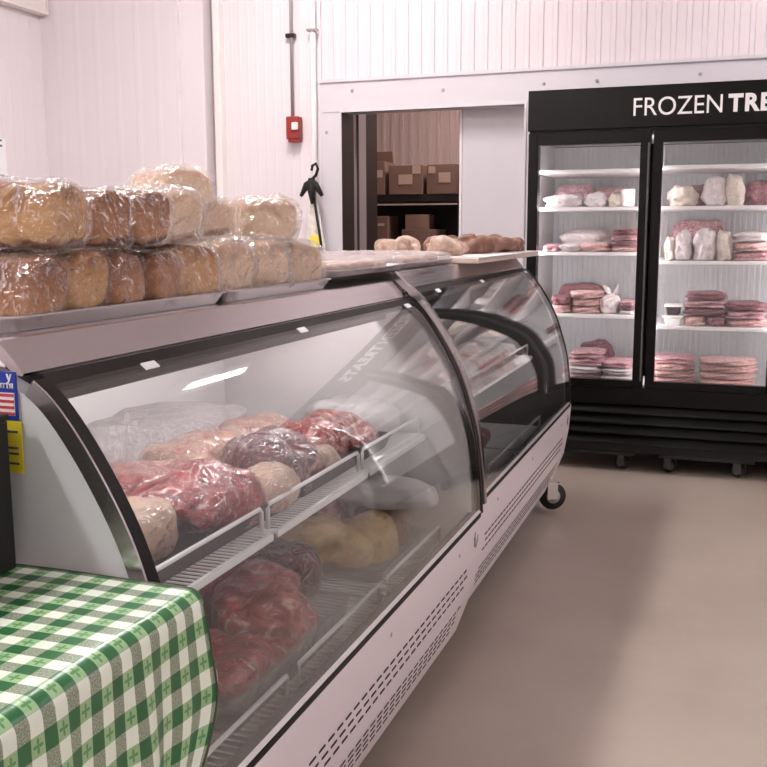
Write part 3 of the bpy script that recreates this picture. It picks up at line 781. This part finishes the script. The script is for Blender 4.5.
# trays along the top: two film-wrapped trays, then one with rolls
def wrapped_tray(x0, x1, y0, y1, z, label, h=.03):
    t = sheet_pan(x0, x1, y0, y1, z, label, rim=h * .6)
    w, d = (x1 - x0), (y1 - y0)
    o = obj('flat_bread', blob(w / 2 - .03, d / 2 - .03, .012, 6, 6, 10, amp=.004, freq=20, seed=5), M['bun'], t, True, (0, 0, .004))
    obj('plastic_wrap', blob(w / 2 + .006, d / 2 + .02, .016, 4, 5, 34, amp=.004, freq=14, seed=3, crumple=.006, cfreq=22), M['film_white'], t, True, (0, 0, .001))
    return t
wrapped_tray(-1.42, -.972, 2.36, 2.93, ZT2 + .002, 'film-wrapped tray lying on the joint between the two cases')
wrapped_tray(-1.42, -.985, 2.945, 3.515, ZT2 + .002, 'film-wrapped tray with crinkled corner near the start of the far case')
t = thing('cutting_board', 'long pale board carrying the brown rolls on the far case', 'board', (-1.145, 4.17, ZT2))
obj('board_slab', box(nb(), -.235, .245, -.64, .50, 0, .020, .004), M['board'], t)
obj('paper_liner', box(nb(), -.22, .255, -.62, .51, .020, .023, .001), M['paper'], t)
rolls = [(-1.272, 3.620, .10, .06, 20, 'bun', 'small pale roll at the near left end of the board'), (-1.237, 3.724, .11, .065, -30, 'bun', 'pale roll second from the near end of the board'),
 (-1.088, 3.698, .13, .075, 10, 'bun', 'larger tan roll at the front of the board, near end'), (-1.108, 3.893, .12, .07, 60, 'bun', 'tan roll just right of the larger tan roll'),
 (-1.069, 4.075, .15, .085, 15, 'bun_dark', 'big brown mottled roll in the middle of the board'), (-1.207, 4.114, .14, .07, -20, 'bun_dark', 'dark roll behind the big mottled roll'),
 (-1.017, 4.295, .15, .07, 45, 'bun_dark', 'long brown roll sloping to the front, right of the mottled roll'), (-1.153, 4.374, .14, .07, -10, 'bun_dark', 'dark crusty roll behind the long sloping roll'),
 (-0.996, 4.517, .15, .055, 70, 'bun_dark', 'dark roll at the front far corner of the board'), (-1.164, 4.555, .13, .065, 15, 'bun_dark', 'darkest roll at the rear far corner of the board')]
for i, (x, y, l, h, rz, mt, lab) in enumerate(rolls):
    o = obj('bread_roll', blob(l / 2, l * .36, h / 2, 2.3, 2.3, 16, amp=.028, freq=22, seed=i + 40, crumple=.009, cfreq=24, flat=h * .35), M[mt], None, True, (x, y, ZT2 + .024))
    o.rotation_euler.z = math.radians(rz); tag(o, lab, 'bread', 'rolls on the board')

# ------------------------------------------------------------------ meat in the near case
SZ = .7035
def meat_tray(x0, x1, y0, y1, z, label, mt='tub', rim=.035):
    return sheet_pan(x0, x1, y0, y1, z, label, rim, mt, 'tray', 'meat_tray')
M['clear_tray'] = film_mat('clear_tray', (.9, .9, .9), .12, (.8, .78, .76), 1, .1, .1, 20)
M['black_tray'] = mat('dark_tray', (.05, .03, .035), .3)
meat_tray(-1.28, -.872, 1.28, 1.89, SZ, 'dark tray of red meat at the near end of the upper shelf', 'black_tray')
meat_tray(-1.28, -.872, 1.90, 2.52, SZ, 'dark tray of meat on the middle of the upper shelf', 'black_tray')
def chunk(x, y, z, a, b, c, rz, mt, label, seed, wrap='film', amp=.04, cr=.010):
    pr = dict(n1=2.8, n2=3.0, amp=amp, freq=9, seed=seed, flat=c * .8)
    w = blob(a + .003, b + .003, c + .003, res=34, crumple=cr, cfreq=17, **pr)
    body = blob(a, b, c, res=26, crumple=cr, cfreq=17, **pr)
    return wrapped('meat_cut', body, w, M[mt], M[wrap], (x, y, z), math.radians(rz), label, 'meat', None, 'meat')
ZS = SZ + .006
chunk(-1.02, 1.43, ZS, .065, .085, .045, 20, 'fat', 'cream-coloured wrapped fat piece nearest the glass at the near end of upper shelf', 61)
chunk(-.985, 1.63, ZS, .095, .115, .052, 10, 'meat_red', 'bright red wrapped meat cut at the near end of the upper shelf', 62, amp=.05, cr=.014)
chunk(-1.15, 1.50, ZS, .085, .12, .035, 10, 'meat_rose', 'dull rose wrapped meat behind the cream fat piece', 63)
chunk(-1.14, 1.74, ZS, .085, .105, .042, -10, 'meat_rose', 'rose and tan wrapped joint behind the bright red cut, upper shelf', 64, amp=.05)
chunk(-.935, 1.83, ZS, .055, .075, .04, 5, 'fat', 'pale tan wrapped cut between the red cut and the dark beef', 65)
chunk(-1.00, 1.995, ZS, .095, .10, .055, 12, 'meat_dark', 'dark maroon wrapped beef joint in the middle of the upper shelf', 66, amp=.05, cr=.014)
chunk(-1.16, 1.97, ZS, .085, .12, .048, -10, 'meat_tan', 'tan-pink wrapped joint behind the dark maroon beef', 67)
chunk(-.94, 2.12, ZS, .05, .06, .04, 0, 'fat', 'yellowish fat-edged wrapped cut right of the dark maroon beef', 68)
chunk(-1.02, 2.24, ZS, .10, .10, .042, 15, 'meat_pink', 'pink wrapped cuts near the far end of the upper shelf tray', 69, amp=.05, cr=.014)
chunk(-1.18, 2.26, ZS, .075, .12, .045, 0, 'meat_tan', 'tan wrapped joint behind the pink cuts, upper shelf', 58)
chunk(-.99, 2.43, ZS, .09, .075, .032, 15, 'meat_pink', 'small reddish wrapped cut at the far end of the upper shelf', 70, amp=.05)
# white film sheet draped at the back
o = obj('plastic_sheet', blob(.110, .60, .045, 2.5, 5, 40, amp=.03, freq=7, seed=9, crumple=.012, cfreq=13), M['film_white'], None, True, (-1.365, 1.85, .712))
tag(o, 'milky crumpled plastic sheet lying behind the meat on the upper shelf', 'plastic sheet')
o = obj('white_package', blob(.14, .065, .05, 2.6, 2.8, 22, amp=.03, freq=9, seed=14, crumple=.01, cfreq=16, flat=.04), M['paper'], None, True, (-1.05, 2.63, SZ))
tag(o, 'white paper-wrapped package at the far end of the near case shelf', 'package')
# lower deck
DZ_ = .389
meat_tray(-1.22, -.80, 1.16, 1.42, DZ_, 'near clear tray with pale contents on the bottom deck', 'clear_tray', .04)
meat_tray(-1.22, -.80, 1.45, 2.03, DZ_, 'clear tray of crinkle-wrapped red meat on the bottom deck', 'clear_tray', .075)
meat_tray(-1.25, -.82, 2.26, 2.66, DZ_, 'low tray under the brown and yellow packages on the bottom deck', 'clear_tray', .04)
ZD = DZ_ + .006
chunk(-.95, 1.29, ZD, .09, .09, .022, 10, 'fat', 'flat pale wrapped piece in the near tray of the bottom deck', 71)
chunk(-.92, 1.575, ZD, .095, .10, .050, 10, 'meat_red', 'red wrapped meat low at the near end of the bottom deck tray', 73, amp=.05)
chunk(-1.12, 1.60, ZD, .085, .13, .095, 0, 'meat_brown', 'brownish-red wrapped joint behind the low red meat, bottom deck', 72, amp=.05)
chunk(-.92, 1.82, ZD, .09, .115, .080, 10, 'meat_pink', 'shiny crinkle-wrapped reddish meat at the far end of the bottom tray', 74, amp=.05, cr=.018)
chunk(-1.12, 1.86, ZD, .085, .12, .105, -10, 'meat_red', 'deep red wrapped joint behind the shiny crinkle-wrapped piece', 75, amp=.05, cr=.016)
chunk(-1.05, 2.12, ZD, .10, .06, .07, 0, 'meat_dark', 'dark wrapped joint on the bare wire between the two trays', 77)
chunk(-1.02, 2.34, ZD, .12, .055, .06, 25, 'chicken', 'yellow wrapped poultry piece on the bottom deck', 78, amp=.05)
chunk(-.95, 2.47, ZD, .09, .05, .05, 25, 'chicken', 'small yellow wrapped poultry piece nearer the glass', 79, amp=.05)
chunk(-1.13, 2.54, ZD, .09, .08, .09, 0, 'meat_pink', 'rosy wrapped package behind the yellow poultry', 80, 'film_white')
chunk(-.93, 2.60, ZD, .07, .05, .06, 0, 'meat_brown', 'brown wrapped package at the far end of the bottom deck', 81)
o = obj('white_bag', blob(.14, .09, .03, 2.2, 3, 26, amp=.03, freq=8, seed=17, crumple=.012, cfreq=14, flat=.024), M['paper'], None, True, (-.93, 2.58, ZD + .125))
tag(o, 'white crumpled paper bag lying on top of the brown package', 'bag')

# far case contents
k = 0
far = [(-1.02, 3.05, SZ + .02, .13, .10, .035, 'pack_pink', 'flat pink wrapped pack, nearest on the far case shelf'),
 (-1.04, 3.28, SZ + .02, .13, .10, .045, 'pack_rose', 'rosy wrapped pack, second on the far case shelf'),
 (-1.02, 3.52, SZ + .02, .13, .10, .035, 'pack_white', 'white frosted pack in the middle of the far case shelf'),
 (-1.02, 3.76, SZ + .02, .13, .10, .040, 'pack_pink', 'pink wrapped pack right of the white frosted pack'),
 (-1.02, 4.0, SZ + .02, .13, .10, .035, 'pack_cream', 'cream wrapped pack toward the far end of the far case shelf'),
 (-1.02, 4.23, SZ + .02, .12, .09, .035, 'pack_white', 'white pack at the far end of the far case shelf'),
 (-1.05, 3.10, DZ_ + .02, .13, .11, .04, 'pack_dark', 'dark wrapped pack at near end of the far case deck'),
 (-1.05, 3.45, DZ_ + .02, .13, .12, .04, 'meat_brown', 'brown wrapped pack in the middle of the far case deck'),
 (-1.05, 3.85, DZ_ + .02, .13, .12, .04, 'pack_dark', 'dark wrapped pack at far end of the far case deck')]
for i, (x, y, z, a, b, c, mt, lab) in enumerate(far):
    o = obj('meat_pack', blob(a, b, c, 3, 4, 16, amp=.012, freq=12, seed=90 + i, crumple=.006, cfreq=25, flat=c * .8), M[mt], None, True, (x - .02, y, z + .001 + (0.0025)))
    tag(o, lab, 'meat', 'packs in the far case')
    o.rotation_euler.z = random.uniform(-.1, .1)

# ------------------------------------------------------------------ tripod: table, cloth, charcoal box
TZ = .826
t = thing('folding_table', 'folding table hidden under the green checked cloth', 'table', (-1.02, .50, 0))
obj('table_top', box(nb(), -.42, .375, -.44, .55, TZ - .03, TZ - .004, .006), M['tub'], t)
for x, y in ((.355, .52), (-.38, .52), (.355, -.4), (-.38, -.4)):
    obj('leg', tube(nb(), [(x, y, 0), (x, y, TZ - .03)], .013, 10), M['black_metal'], t, True)

# cloth: one sheet; top, rounded edge and long drape on +x side (and the -y side out of frame)
def cloth():
    bm = nb(); uvl = bm.loops.layers.uv.new('UVMap')
    YE = 1.068; y0 = -.02
    nu, nv = 110, 110       # u: along x then down the drape, v: along y
    XE = -.655; R = .022; X0 = -1.46
    wid = XE - X0; arc = R * PI / 2; drop = .34
    tot = wid + arc + drop
    us = [wid * i / 40 for i in range(41)] + [wid + arc * i / 8 for i in range(1, 9)] + [wid + arc + drop * i / 50 for i in range(1, 51)]
    vs_ = [y0 + (YE - y0) * j / 140 for j in range(141)]
    grid = {}
    for i, u in enumerate(us):
        for j, y in enumerate(vs_):
            uu = u; yy = y
            if u <= wid: p = Vector((X0 + u, y, TZ + .004 + .0012 * noise.noise(Vector((u * 7, y * 7, 0)))))
            elif u <= wid + arc:
                a = (u - wid) / R; p = Vector((XE + R * math.sin(a), y, TZ + .004 - R * (1 - math.cos(a))))
            else:
                dd = u - wid - arc
                w = min(dd / .2, 1)
                wv = .007 * math.sin(y * 42 + .8) + .004 * math.sin(y * 81 + 2) 
                flare = .004 * w
                # the hem corner: cloth end swings outward then curls back
                ye = (y - (YE - .16)) / .16
                sw = 0
                if ye > 0:
                    sw = ye ** 1.5 * (.012 * math.sin(min(dd / .17, 1.0) * PI * .5))
                    yy = y - ye ** 2 * (max(dd - .11, 0) ** 1.5) * 2.2
                p = Vector((XE + R + wv * w + flare + sw * .6, yy + sw * .35, TZ + .004 - R - dd))
            grid[i, j] = (bm.verts.new(p), u, y)
    global HEM
    HEM = [grid[i, len(vs_) - 1][0].co.copy() for i in range(0, len(us))]
    for i in range(len(us) - 1):
        for j in range(len(vs_) - 1):
            q = [grid[i, j], grid[i + 1, j], grid[i + 1, j + 1], grid[i, j + 1]]
            f = bm.faces.new([a[0] for a in q]); f.smooth = True
            for lp, a in zip(f.loops, q): lp[uvl].uv = (a[2] * 1.0, a[1])
    return bm
o = obj('tablecloth', cloth(), M['gingham'], None, True)
so = o.modifiers.new('thick', 'SOLIDIFY'); so.thickness = .0018; so.offset = 0
tag(o, 'green and white checked tablecloth with small leaf motif, hanging beside the case', 'tablecloth')
obj('hem', tube(nb(), HEM, .0022, 6), M['hem'], o, True)
t = thing('charcoal_box', 'plain charcoal box on the checked cloth at the left edge', 'box', (-1.065, .94, TZ + .006))
obj('box_body', box(nb(), -.145, .148, -.12, .115, 0, .206, .002), M['charcoal'], t)
obj('box_lid', box(nb(), -.147, .150, -.122, .117, .207, .215, .002), M['charcoal'], t)

# notice on left wall
nt_ = [o for o in C.objects if o.name.startswith('wall_notice')][0]
nt_.location = (XL + .004, 5.345, 1.63); tag(nt_, 'white paper notice on the left wall at the edge of the photo', 'notice')
for z in (.215, .25, .02):
    bm = box(nb(), .004, .0055, .10, .165, z, z + .012); obj('printed_mark', bm, M['ink'], nt_)

# ------------------------------------------------------------------ freezer
FX0, FX1, FY0, FY1, FZ = -1.088, .872, 5.27, 6.03, 2.002
FR = thing('upright_freezer', 'tall black glass-door freezer with white lettering sign on top', 'freezer', ((FX0 + FX1) / 2, (FY0 + FY1) / 2, 0))
ox, oy = FR.location.x, FR.location.y
def fb(name, x0, x1, y0, y1, z0, z1, m, bev=.003, parent=None):
    return obj(name, box(nb(), x0 - ox, x1 - ox, y0 - oy, y1 - oy, z0, z1, bev), M[m], parent or FR)
dws = [(FX0, -.450), (-.450, .205), (.205, FX1)]
fb('side_wall', FX0 + .004, FX0 + .02, FY0 + .05, FY1, .14, 1.80, 'black_metal'); fb('side_wall', FX1 - .05, FX1 - .004, FY0 + .05, FY1, .14, 1.80, 'black_metal')
fb('inner_side', FX0 + .021, FX0 + .026, FY0 + .06, FY1 - .06, .46, 1.76, 'freezer_liner', 0); fb('inner_side', FX1 - .056, FX1 - .051, FY0 + .06, FY1 - .06, .46, 1.76, 'freezer_liner', 0)
fb('back_wall', FX0 + .004, FX1 - .004, FY1 - .03, FY1, .14, 1.80, 'black_metal')
bm = corr(nb(), (FX0 + .026 - ox, FY1 - .075 - oy), (FX1 - .056 - ox, FY1 - .075 - oy), .46, 1.76, .03, .005, (0, -1), thick=.03, flat=.5)
obj('inner_back', bm, M['freezer_liner'], FR)
fb('inner_floor', FX0 + .02, FX1 - .05, FY0 + .05, FY1 - .06, .44, .468, 'freezer_liner')
fb('inner_ceiling', FX0 + .02, FX1 - .05, FY0 + .05, FY1 - .06, 1.765, 1.79, 'freezer_liner')
cab = fb('sign_housing', FX0, FX1, FY0, FY1, 1.795, FZ, 'black_metal', .004)
s1 = text('FROZEN', .1, M['sign_white'], cab, (-.549 - ox, FY0 - oy - .0015, 1.853), width=.426, height=.0885, ext=.001, off=.0)
s2 = text('TREATS', .1, M['sign_white'], cab, (-.097 - ox, FY0 - oy - .0015, 1.853), width=.408, height=.0885, ext=.001, off=.0042, sp=1.14)
fb('sign_gap', FX0 + .01, FX1 - .01, FY0 + .01, FY0 + .06, 1.785, 1.797, 'black_matte', 0)
# doors
dl = ['left door', 'middle door', 'right door']
for k, (a, b) in enumerate(dws):
    a += .006; b -= .006
    fw = .052
    bm = nb()
    z0, z1 = .462, 1.783
    y0, y1 = FY0 - .002, FY0 + .045
    gz0, gz1 = .500, 1.722
    box(bm, a - ox, a + fw - ox - (.006 if k else .0), y0 - oy, y1 - oy, z0, z1, .003); box(bm, b - fw - ox, b - ox, y0 - oy, y1 - oy, z0, z1, .003)
    box(bm, a + fw - .01 - ox, b - fw + .01 - ox, y0 - oy, y1 - oy, z0, gz0, .002); box(bm, a + fw - .01 - ox, b - fw + .01 - ox, y0 - oy, y1 - oy, gz1, z1, .002)
    dr = obj('door', bm, M['black_metal'], FR)
    obj('glass_pane', box(nb(), a + fw - .012 - ox, b - fw + .012 - ox, FY0 + .012 - oy, FY0 + .018 - oy, gz0 - .005, gz1 + .005), M['door_glass'], dr)
    obj('door_handle', box(nb(), b - .014 - ox, b - .004 - ox, FY0 - .012 - oy, FY0 - .002 - oy, .50, 1.72, .003), M['rail'], dr)
# LED strips behind the door mullions
for x in (FX0 + .042, -.450, .205, FX1 - .075):
    lp = fb('led_housing', x - .016, x + .016, FY0 + .055, FY0 + .07, .52, 1.72, 'black_metal', .002)
    fb('led_strip', x - .013, x + .013, FY0 + .072, FY0 + .078, .54, 1.70, 'led', .001, lp)
shz = {0: (.834, 1.167, 1.404, 1.600), 1: (.784, 1.124, 1.404, 1.610), 2: (.800, 1.140, 1.404, 1.600)}
for k, (a, b) in enumerate(dws):
    for z in shz[k]:
        fb('shelf', a + (.03 if k == 0 else .012), b - (.06 if k == 2 else .012), FY0 + .10, FY1 - .09, z - .018, z, 'shelf_white', .003)
# lower grille and base
fb('cabinet_front', FX0, FX1, FY0 + .002, FY0 + .03, .37, .460, 'black_metal', .003)
fb('grille_backing', FX0 + .01, FX1 - .01, FY0 + .035, FY0 + .05, .13, .37, 'black_matte', 0)
for i in range(4):
    z = .155 + i * .056
    bm = nb()
    pr = [(0, z), (0.002, z + .006), (.028, z + .046), (.032, z + .046), (.032, z + .040), (.008, z)]
    vs = [(FY0 - oy + p, q) for p, q in pr]
    va = [bm.verts.new((FX0 + .004 - ox, p, q)) for p, q in vs]; vb = [bm.verts.new((FX1 - .004 - ox, p, q)) for p, q in vs]
    for j in range(6): bm.faces.new((va[j], va[(j + 1) % 6], vb[(j + 1) % 6], vb[j]))
    bm.faces.new(va); bm.faces.new(vb[::-1])
    obj('grille_slat', bm, M['black_metal'], FR)
fb('base_frame', FX0 + .01, FX1 - .01, FY0 + .03, FY1 - .02, .105, .155, 'black_matte')
fb('caster_rail', FX0 + .02, -.70 + .22, FY0 + .02, FY0 + .12, .09, .11, 'black_matte'); fb('caster_rail', -.36, .12, FY0 + .02, FY0 + .12, .09, .11, 'black_matte')
for x in (-.99, -.553, -.309, .041, .33, .79):
    f = caster(FR, x - ox, FY0 + .085 - oy, .036, .092, .9, 'rubber', 'rail')
for x in (-.99, .79): caster(FR, x - ox, FY1 - .1 - oy, .036, .092)

# freezer contents: (x0,x1,zbase,h,material,depth y offset,label)
protos = {}
def pack(x0, x1, z, h, mt, lab, y=FY0 + .22, dp=.20, shape='flat', nm='frozen_pack', grp=None, rz=0):
    key = (shape, mt)
    if key not in protos:
        if shape == 'flat': bm = blob(.5, .5, .5, 3.2, 4, 16, amp=.18, freq=2.6, seed=len(protos) + 100, crumple=.09, cfreq=4.5, flat=.40)
        elif shape == 'bag': bm = blob(.5, .5, .5, 2.6, 2.8, 18, amp=.16, freq=2.6, seed=len(protos) + 100, crumple=.09, cfreq=5, flat=.40)
        zt = max(v.co.z for v in bm.verts)
        for v in bm.verts: v.co.z /= zt; v.co.x *= .95; v.co.y *= .95
        p = obj(nm, bm, M[mt], None, True); protos[key] = p; o = p
    else:
        o = protos[key].copy(); C.objects.link(o)
    o.name = nm
    o.location = ((x0 + x1) / 2, y, z + .001); o.scale = ((x1 - x0) * .97, dp, h * .97); o.rotation_euler.z = rz
    tag(o, lab, 'frozen food', grp)
    return o
def stack(x0, x1, z, h, n, mts, what, grp, y=FY0 + .24, dp=.22):
    order = ['bottom', 'second from bottom', 'third from bottom', 'fourth from bottom', 'fifth from bottom']
    for i in range(n):
        nm_ = 'topmost' if i == n - 1 else order[i]
        pack(x0 + random.uniform(-.006, .006), x1 + random.uniform(-.006, .006), z + i * h / n, h / n, mts[i % len(mts)], '%s, %s' % (what, nm_), y=y + random.uniform(-.01, .01), dp=dp, grp=grp, nm='frozen_pack')
# left door, top shelf 1.404
z = 1.404
pack(-1.015, -.825, z, .075, 'pack_white', 'flat white frosted bag at left on the top shelf, left door', dp=.2)
pack(-1.00, -.80, z, .14, 'pack_rose', 'rosy pack behind the flat white bag, left door', y=FY0 + .47, dp=.22)
b = pack(-.805, -.700, z, .085, 'pack_white', 'small rounded white bag with peaked tip, left door top shelf', shape='bag', dp=.13)
pack(-.775, -.725, z + .06, .055, 'pack_cream', 'twisted tip of bag on the small rounded white bag', shape='bag', dp=.04, nm='bag_tip') if False else None
pack(-.685, -.610, z, .075, 'pack_cream', 'small cream bag left of the white paper parcel, left door', shape='bag', dp=.12)
o = obj('paper_parcel', box(nb(), -.034, .034, -.05, .05, 0, .095, .012), M['pack_white'], None, False, (-.575 - .03, FY0 + .21, z)); o.rotation_euler.z = .2
tag(o, 'white paper-wrapped block on the top shelf, left door', 'package'); o.location.x = -.585
pack(-.78, -.60, z, .12, 'pack_rose', 'rosy pack at the back right of the top shelf, left door', y=FY0 + .47, dp=.22)
# left door shelf 1.167
z = 1.167
pack(-1.02, -.93, z, .045, 'pack_rose', 'small rosy pack at far left on the second shelf, left door', dp=.2)
pack(-.93, -.82, z, .05, 'pack_white', 'white-frosted pack second from left on the second shelf, left door', dp=.2)
pack(-.815, -.66, z, .055, 'pack_pink', 'pink pack right of the white-frosted pack, second shelf, left door', dp=.2)
pack(-.96, -.68, z, .13, 'pack_white', 'frosty pack at the back of the second shelf, left door', y=FY0 + .47, dp=.22)
stack(-.650, -.525, z, .125, 4, ['pack_pink', 'pack_dark', 'pack_rose', 'pack_dark'], 'frozen pack in right pile, second shelf, left door', 'packs piled behind the left door')
# left door shelf .834
z = .834
stack(-.965, -.865, z, .10, 2, ['pack_pink', 'pack_dark'], 'dark frozen pack behind the far case rim, third shelf, left door', 'packs piled behind the left door', dp=.2)
stack(-.860, -.700, z, .125, 3, ['pack_pink', 'pack_pink', 'pack_pink'], 'orange-pink frozen pack, third shelf, left door', 'packs piled behind the left door')
stack(-.96, -.74, z, .15, 2, ['pack_rose', 'pack_dark'], 'frozen pack at the back of the third shelf, left door', 'packs piled behind the left door', y=FY0 + .48)
t = thing('tied_bag', 'white plastic bag tied in two ears, third shelf, left door', 'bag', (-.655, FY0 + .22, z + .001))
bgm = blob(.042, .06, .05, 2.4, 2.6, 16, amp=.02, freq=20, seed=7, crumple=.006, cfreq=40, flat=.04)
obj('bag_body', bgm, M['pack_white'], t, True)
bm = nb(); tube(bm, [(0, 0, .085), (-.02, 0, .125), (-.045, 0, .150)], [.006, .014, .006]); tube(bm, [(0, 0, .085), (.025, 0, .12), (.035, 0, .155)], [.006, .014, .006])
obj('bag_ears', bm, M['pack_white'], t, True)
stack(-.602, -.525, z, .075, 3, ['pack_white', 'pack_dark', 'pack_rose'], 'small frozen pack beside the tied bag, third shelf, left door', 'packs piled behind the left door')
# left door floor
z = .469
stack(-.86, -.690, z, .165, 4, ['pack_rose', 'pack_white', 'pack_rose', 'pack_rose'], 'rosy frozen pack in the left pile on the freezer floor, left door', 'packs piled on the freezer floor, left door')
stack(-.685, -.525, z, .115, 3, ['pack_white', 'pack_white', 'pack_rose'], 'frosty pack in the right pile on the freezer floor, left door', 'packs piled on the freezer floor, left door')
pack(-.85, -.67, z, .19, 'pack_dark', 'dark pack at the back of the freezer floor, left door', y=FY0 + .5, dp=.2)
# middle door, 1.404
z = 1.404
pack(-.37, -.235, z, .115, 'pack_cream', 'rounded cream bag at left of the top shelf, middle door', shape='bag', dp=.2)
pack(-.20, -.085, z, .165, 'pack_white', 'tall white bag near the centre of the top shelf, middle door', shape='bag', dp=.16)
pack(-.10, -.005, z, .17, 'pack_cream', 'tall cream-white bag right of the tall white bag, middle door', shape='bag', dp=.16)
pack(-.30, -.12, z, .13, 'pack_dark', 'dark pack at the back of the top shelf, middle door', y=FY0 + .48, dp=.2)
pack(.01, .16, z, .15, 'pack_dark', 'dark grey pack at the back right of the top shelf, middle door', y=FY0 + .46, dp=.2)
# 1.124
z = 1.124
pack(-.385, -.325, z, .13, 'pack_cream', 'small cream bag at far left of second shelf, middle door', shape='bag', dp=.16)
pack(-.335, -.245, z, .165, 'pack_white', 'tall frosted bag second from left on the second shelf, middle door', shape='bag', dp=.18)
pack(-.235, -.125, z, .175, 'pack_white', 'tall square frosted bag in the middle of second shelf, middle door', shape='flat', dp=.18)
pack(-.13, -.045, z, .165, 'pack_cream', 'cream frosted bag right of the square bag, second shelf, middle door', shape='bag', dp=.18)
pack(-.36, -.10, z, .22, 'pack_rose', 'rosy pack along the back of second shelf, middle door', y=FY0 + .48, dp=.22)
stack(-.03, .13, z, .15, 3, ['pack_rose', 'pack_pink', 'pack_white'], 'pink frozen pack in the right pile, second shelf, middle door', 'packs piled behind the middle door')
# .784
z = .784
def tub(x, z, w, h, m, lab, lid='tub'):
    t = thing('plastic_tub', lab, 'tub', (x, FY0 + .19, z + .001))
    bm = nb(); a = box(bm, -w / 2 + .008, w / 2 - .008, -.05, .05, 0, h - .012, .006)
    for v in bm.verts:
        if v.co.z < .01: v.co.x *= .86; v.co.y *= .86
    obj('tub_body', bm, M[m], t)
    obj('lid', box(nb(), -w / 2, w / 2, -.058, .058, h - .012, h, .004), M[lid], t)
tub(-.325, z, .105, .052, 'tub', 'white plastic tub, lower of two on the third shelf, middle door')
tub(-.325, z + .054, .092, .055, 'black_tray', 'tub with dark contents and white lid, stacked on the white tub')
pack(-.265, -.155, z, .055, 'pack_pink', 'pale pink pack right of the tubs, third shelf, middle door', dp=.2)
stack(-.255, -.065, z + .056, .125, 3, ['pack_dark', 'pack_rose', 'pack_dark'], 'brownish frozen pack above the pale pink pack, third shelf, middle door', 'packs piled behind the middle door')
pack(-.15, -.065, z, .056, 'pack_dark', 'dark wedge of frozen meat between two pink packs, third shelf, middle door', dp=.18)
stack(-.055, .13, z, .13, 3, ['pack_pink', 'pack_rose', 'pack_dark'], 'frozen pack in the right pile of the third shelf, middle door', 'packs piled behind the middle door')
# floor
z = .469
stack(-.412, -.215, z, .150, 4, ['pack_pink', 'pack_pink', 'pack_pink', 'pack_rose'], 'salmon-pink frozen pack in the left pile on the freezer floor, middle door', 'packs piled on the freezer floor, middle door')
stack(-.160, .085, z, .150, 4, ['pack_pink'], 'salmon-pink frozen pack in the right pile on the freezer floor, middle door', 'packs piled on the freezer floor, middle door')

# ------------------------------------------------------------------ light and colour
w = bpy.data.worlds.new('world'); sc.world = w; w.use_nodes = True
w.node_tree.nodes['Background'].inputs[0].default_value = (1, .97, .98, 1); w.node_tree.nodes['Background'].inputs[1].default_value = .12
# store room lamp
t = thing('storeroom_lamp', 'ceiling lamp lighting the storeroom beyond the doorway', 'ceiling light', (-2.0, 7.6, 2.9))
obj('housing', box(nb(), -.2, .2, -.2, .2, .03, .09, .01), M['white_metal'], t)
obj('diffuser', box(nb(), -.16, .16, -.16, .16, 0, .03, .008), emit('warm_lamp', (1, .83, .79), 44), t)
vs = sc.view_settings
vs.view_transform = 'Standard'; vs.look = 'None'; vs.gamma = 1; vs.use_curve_mapping = False; vs.exposure = 0.95
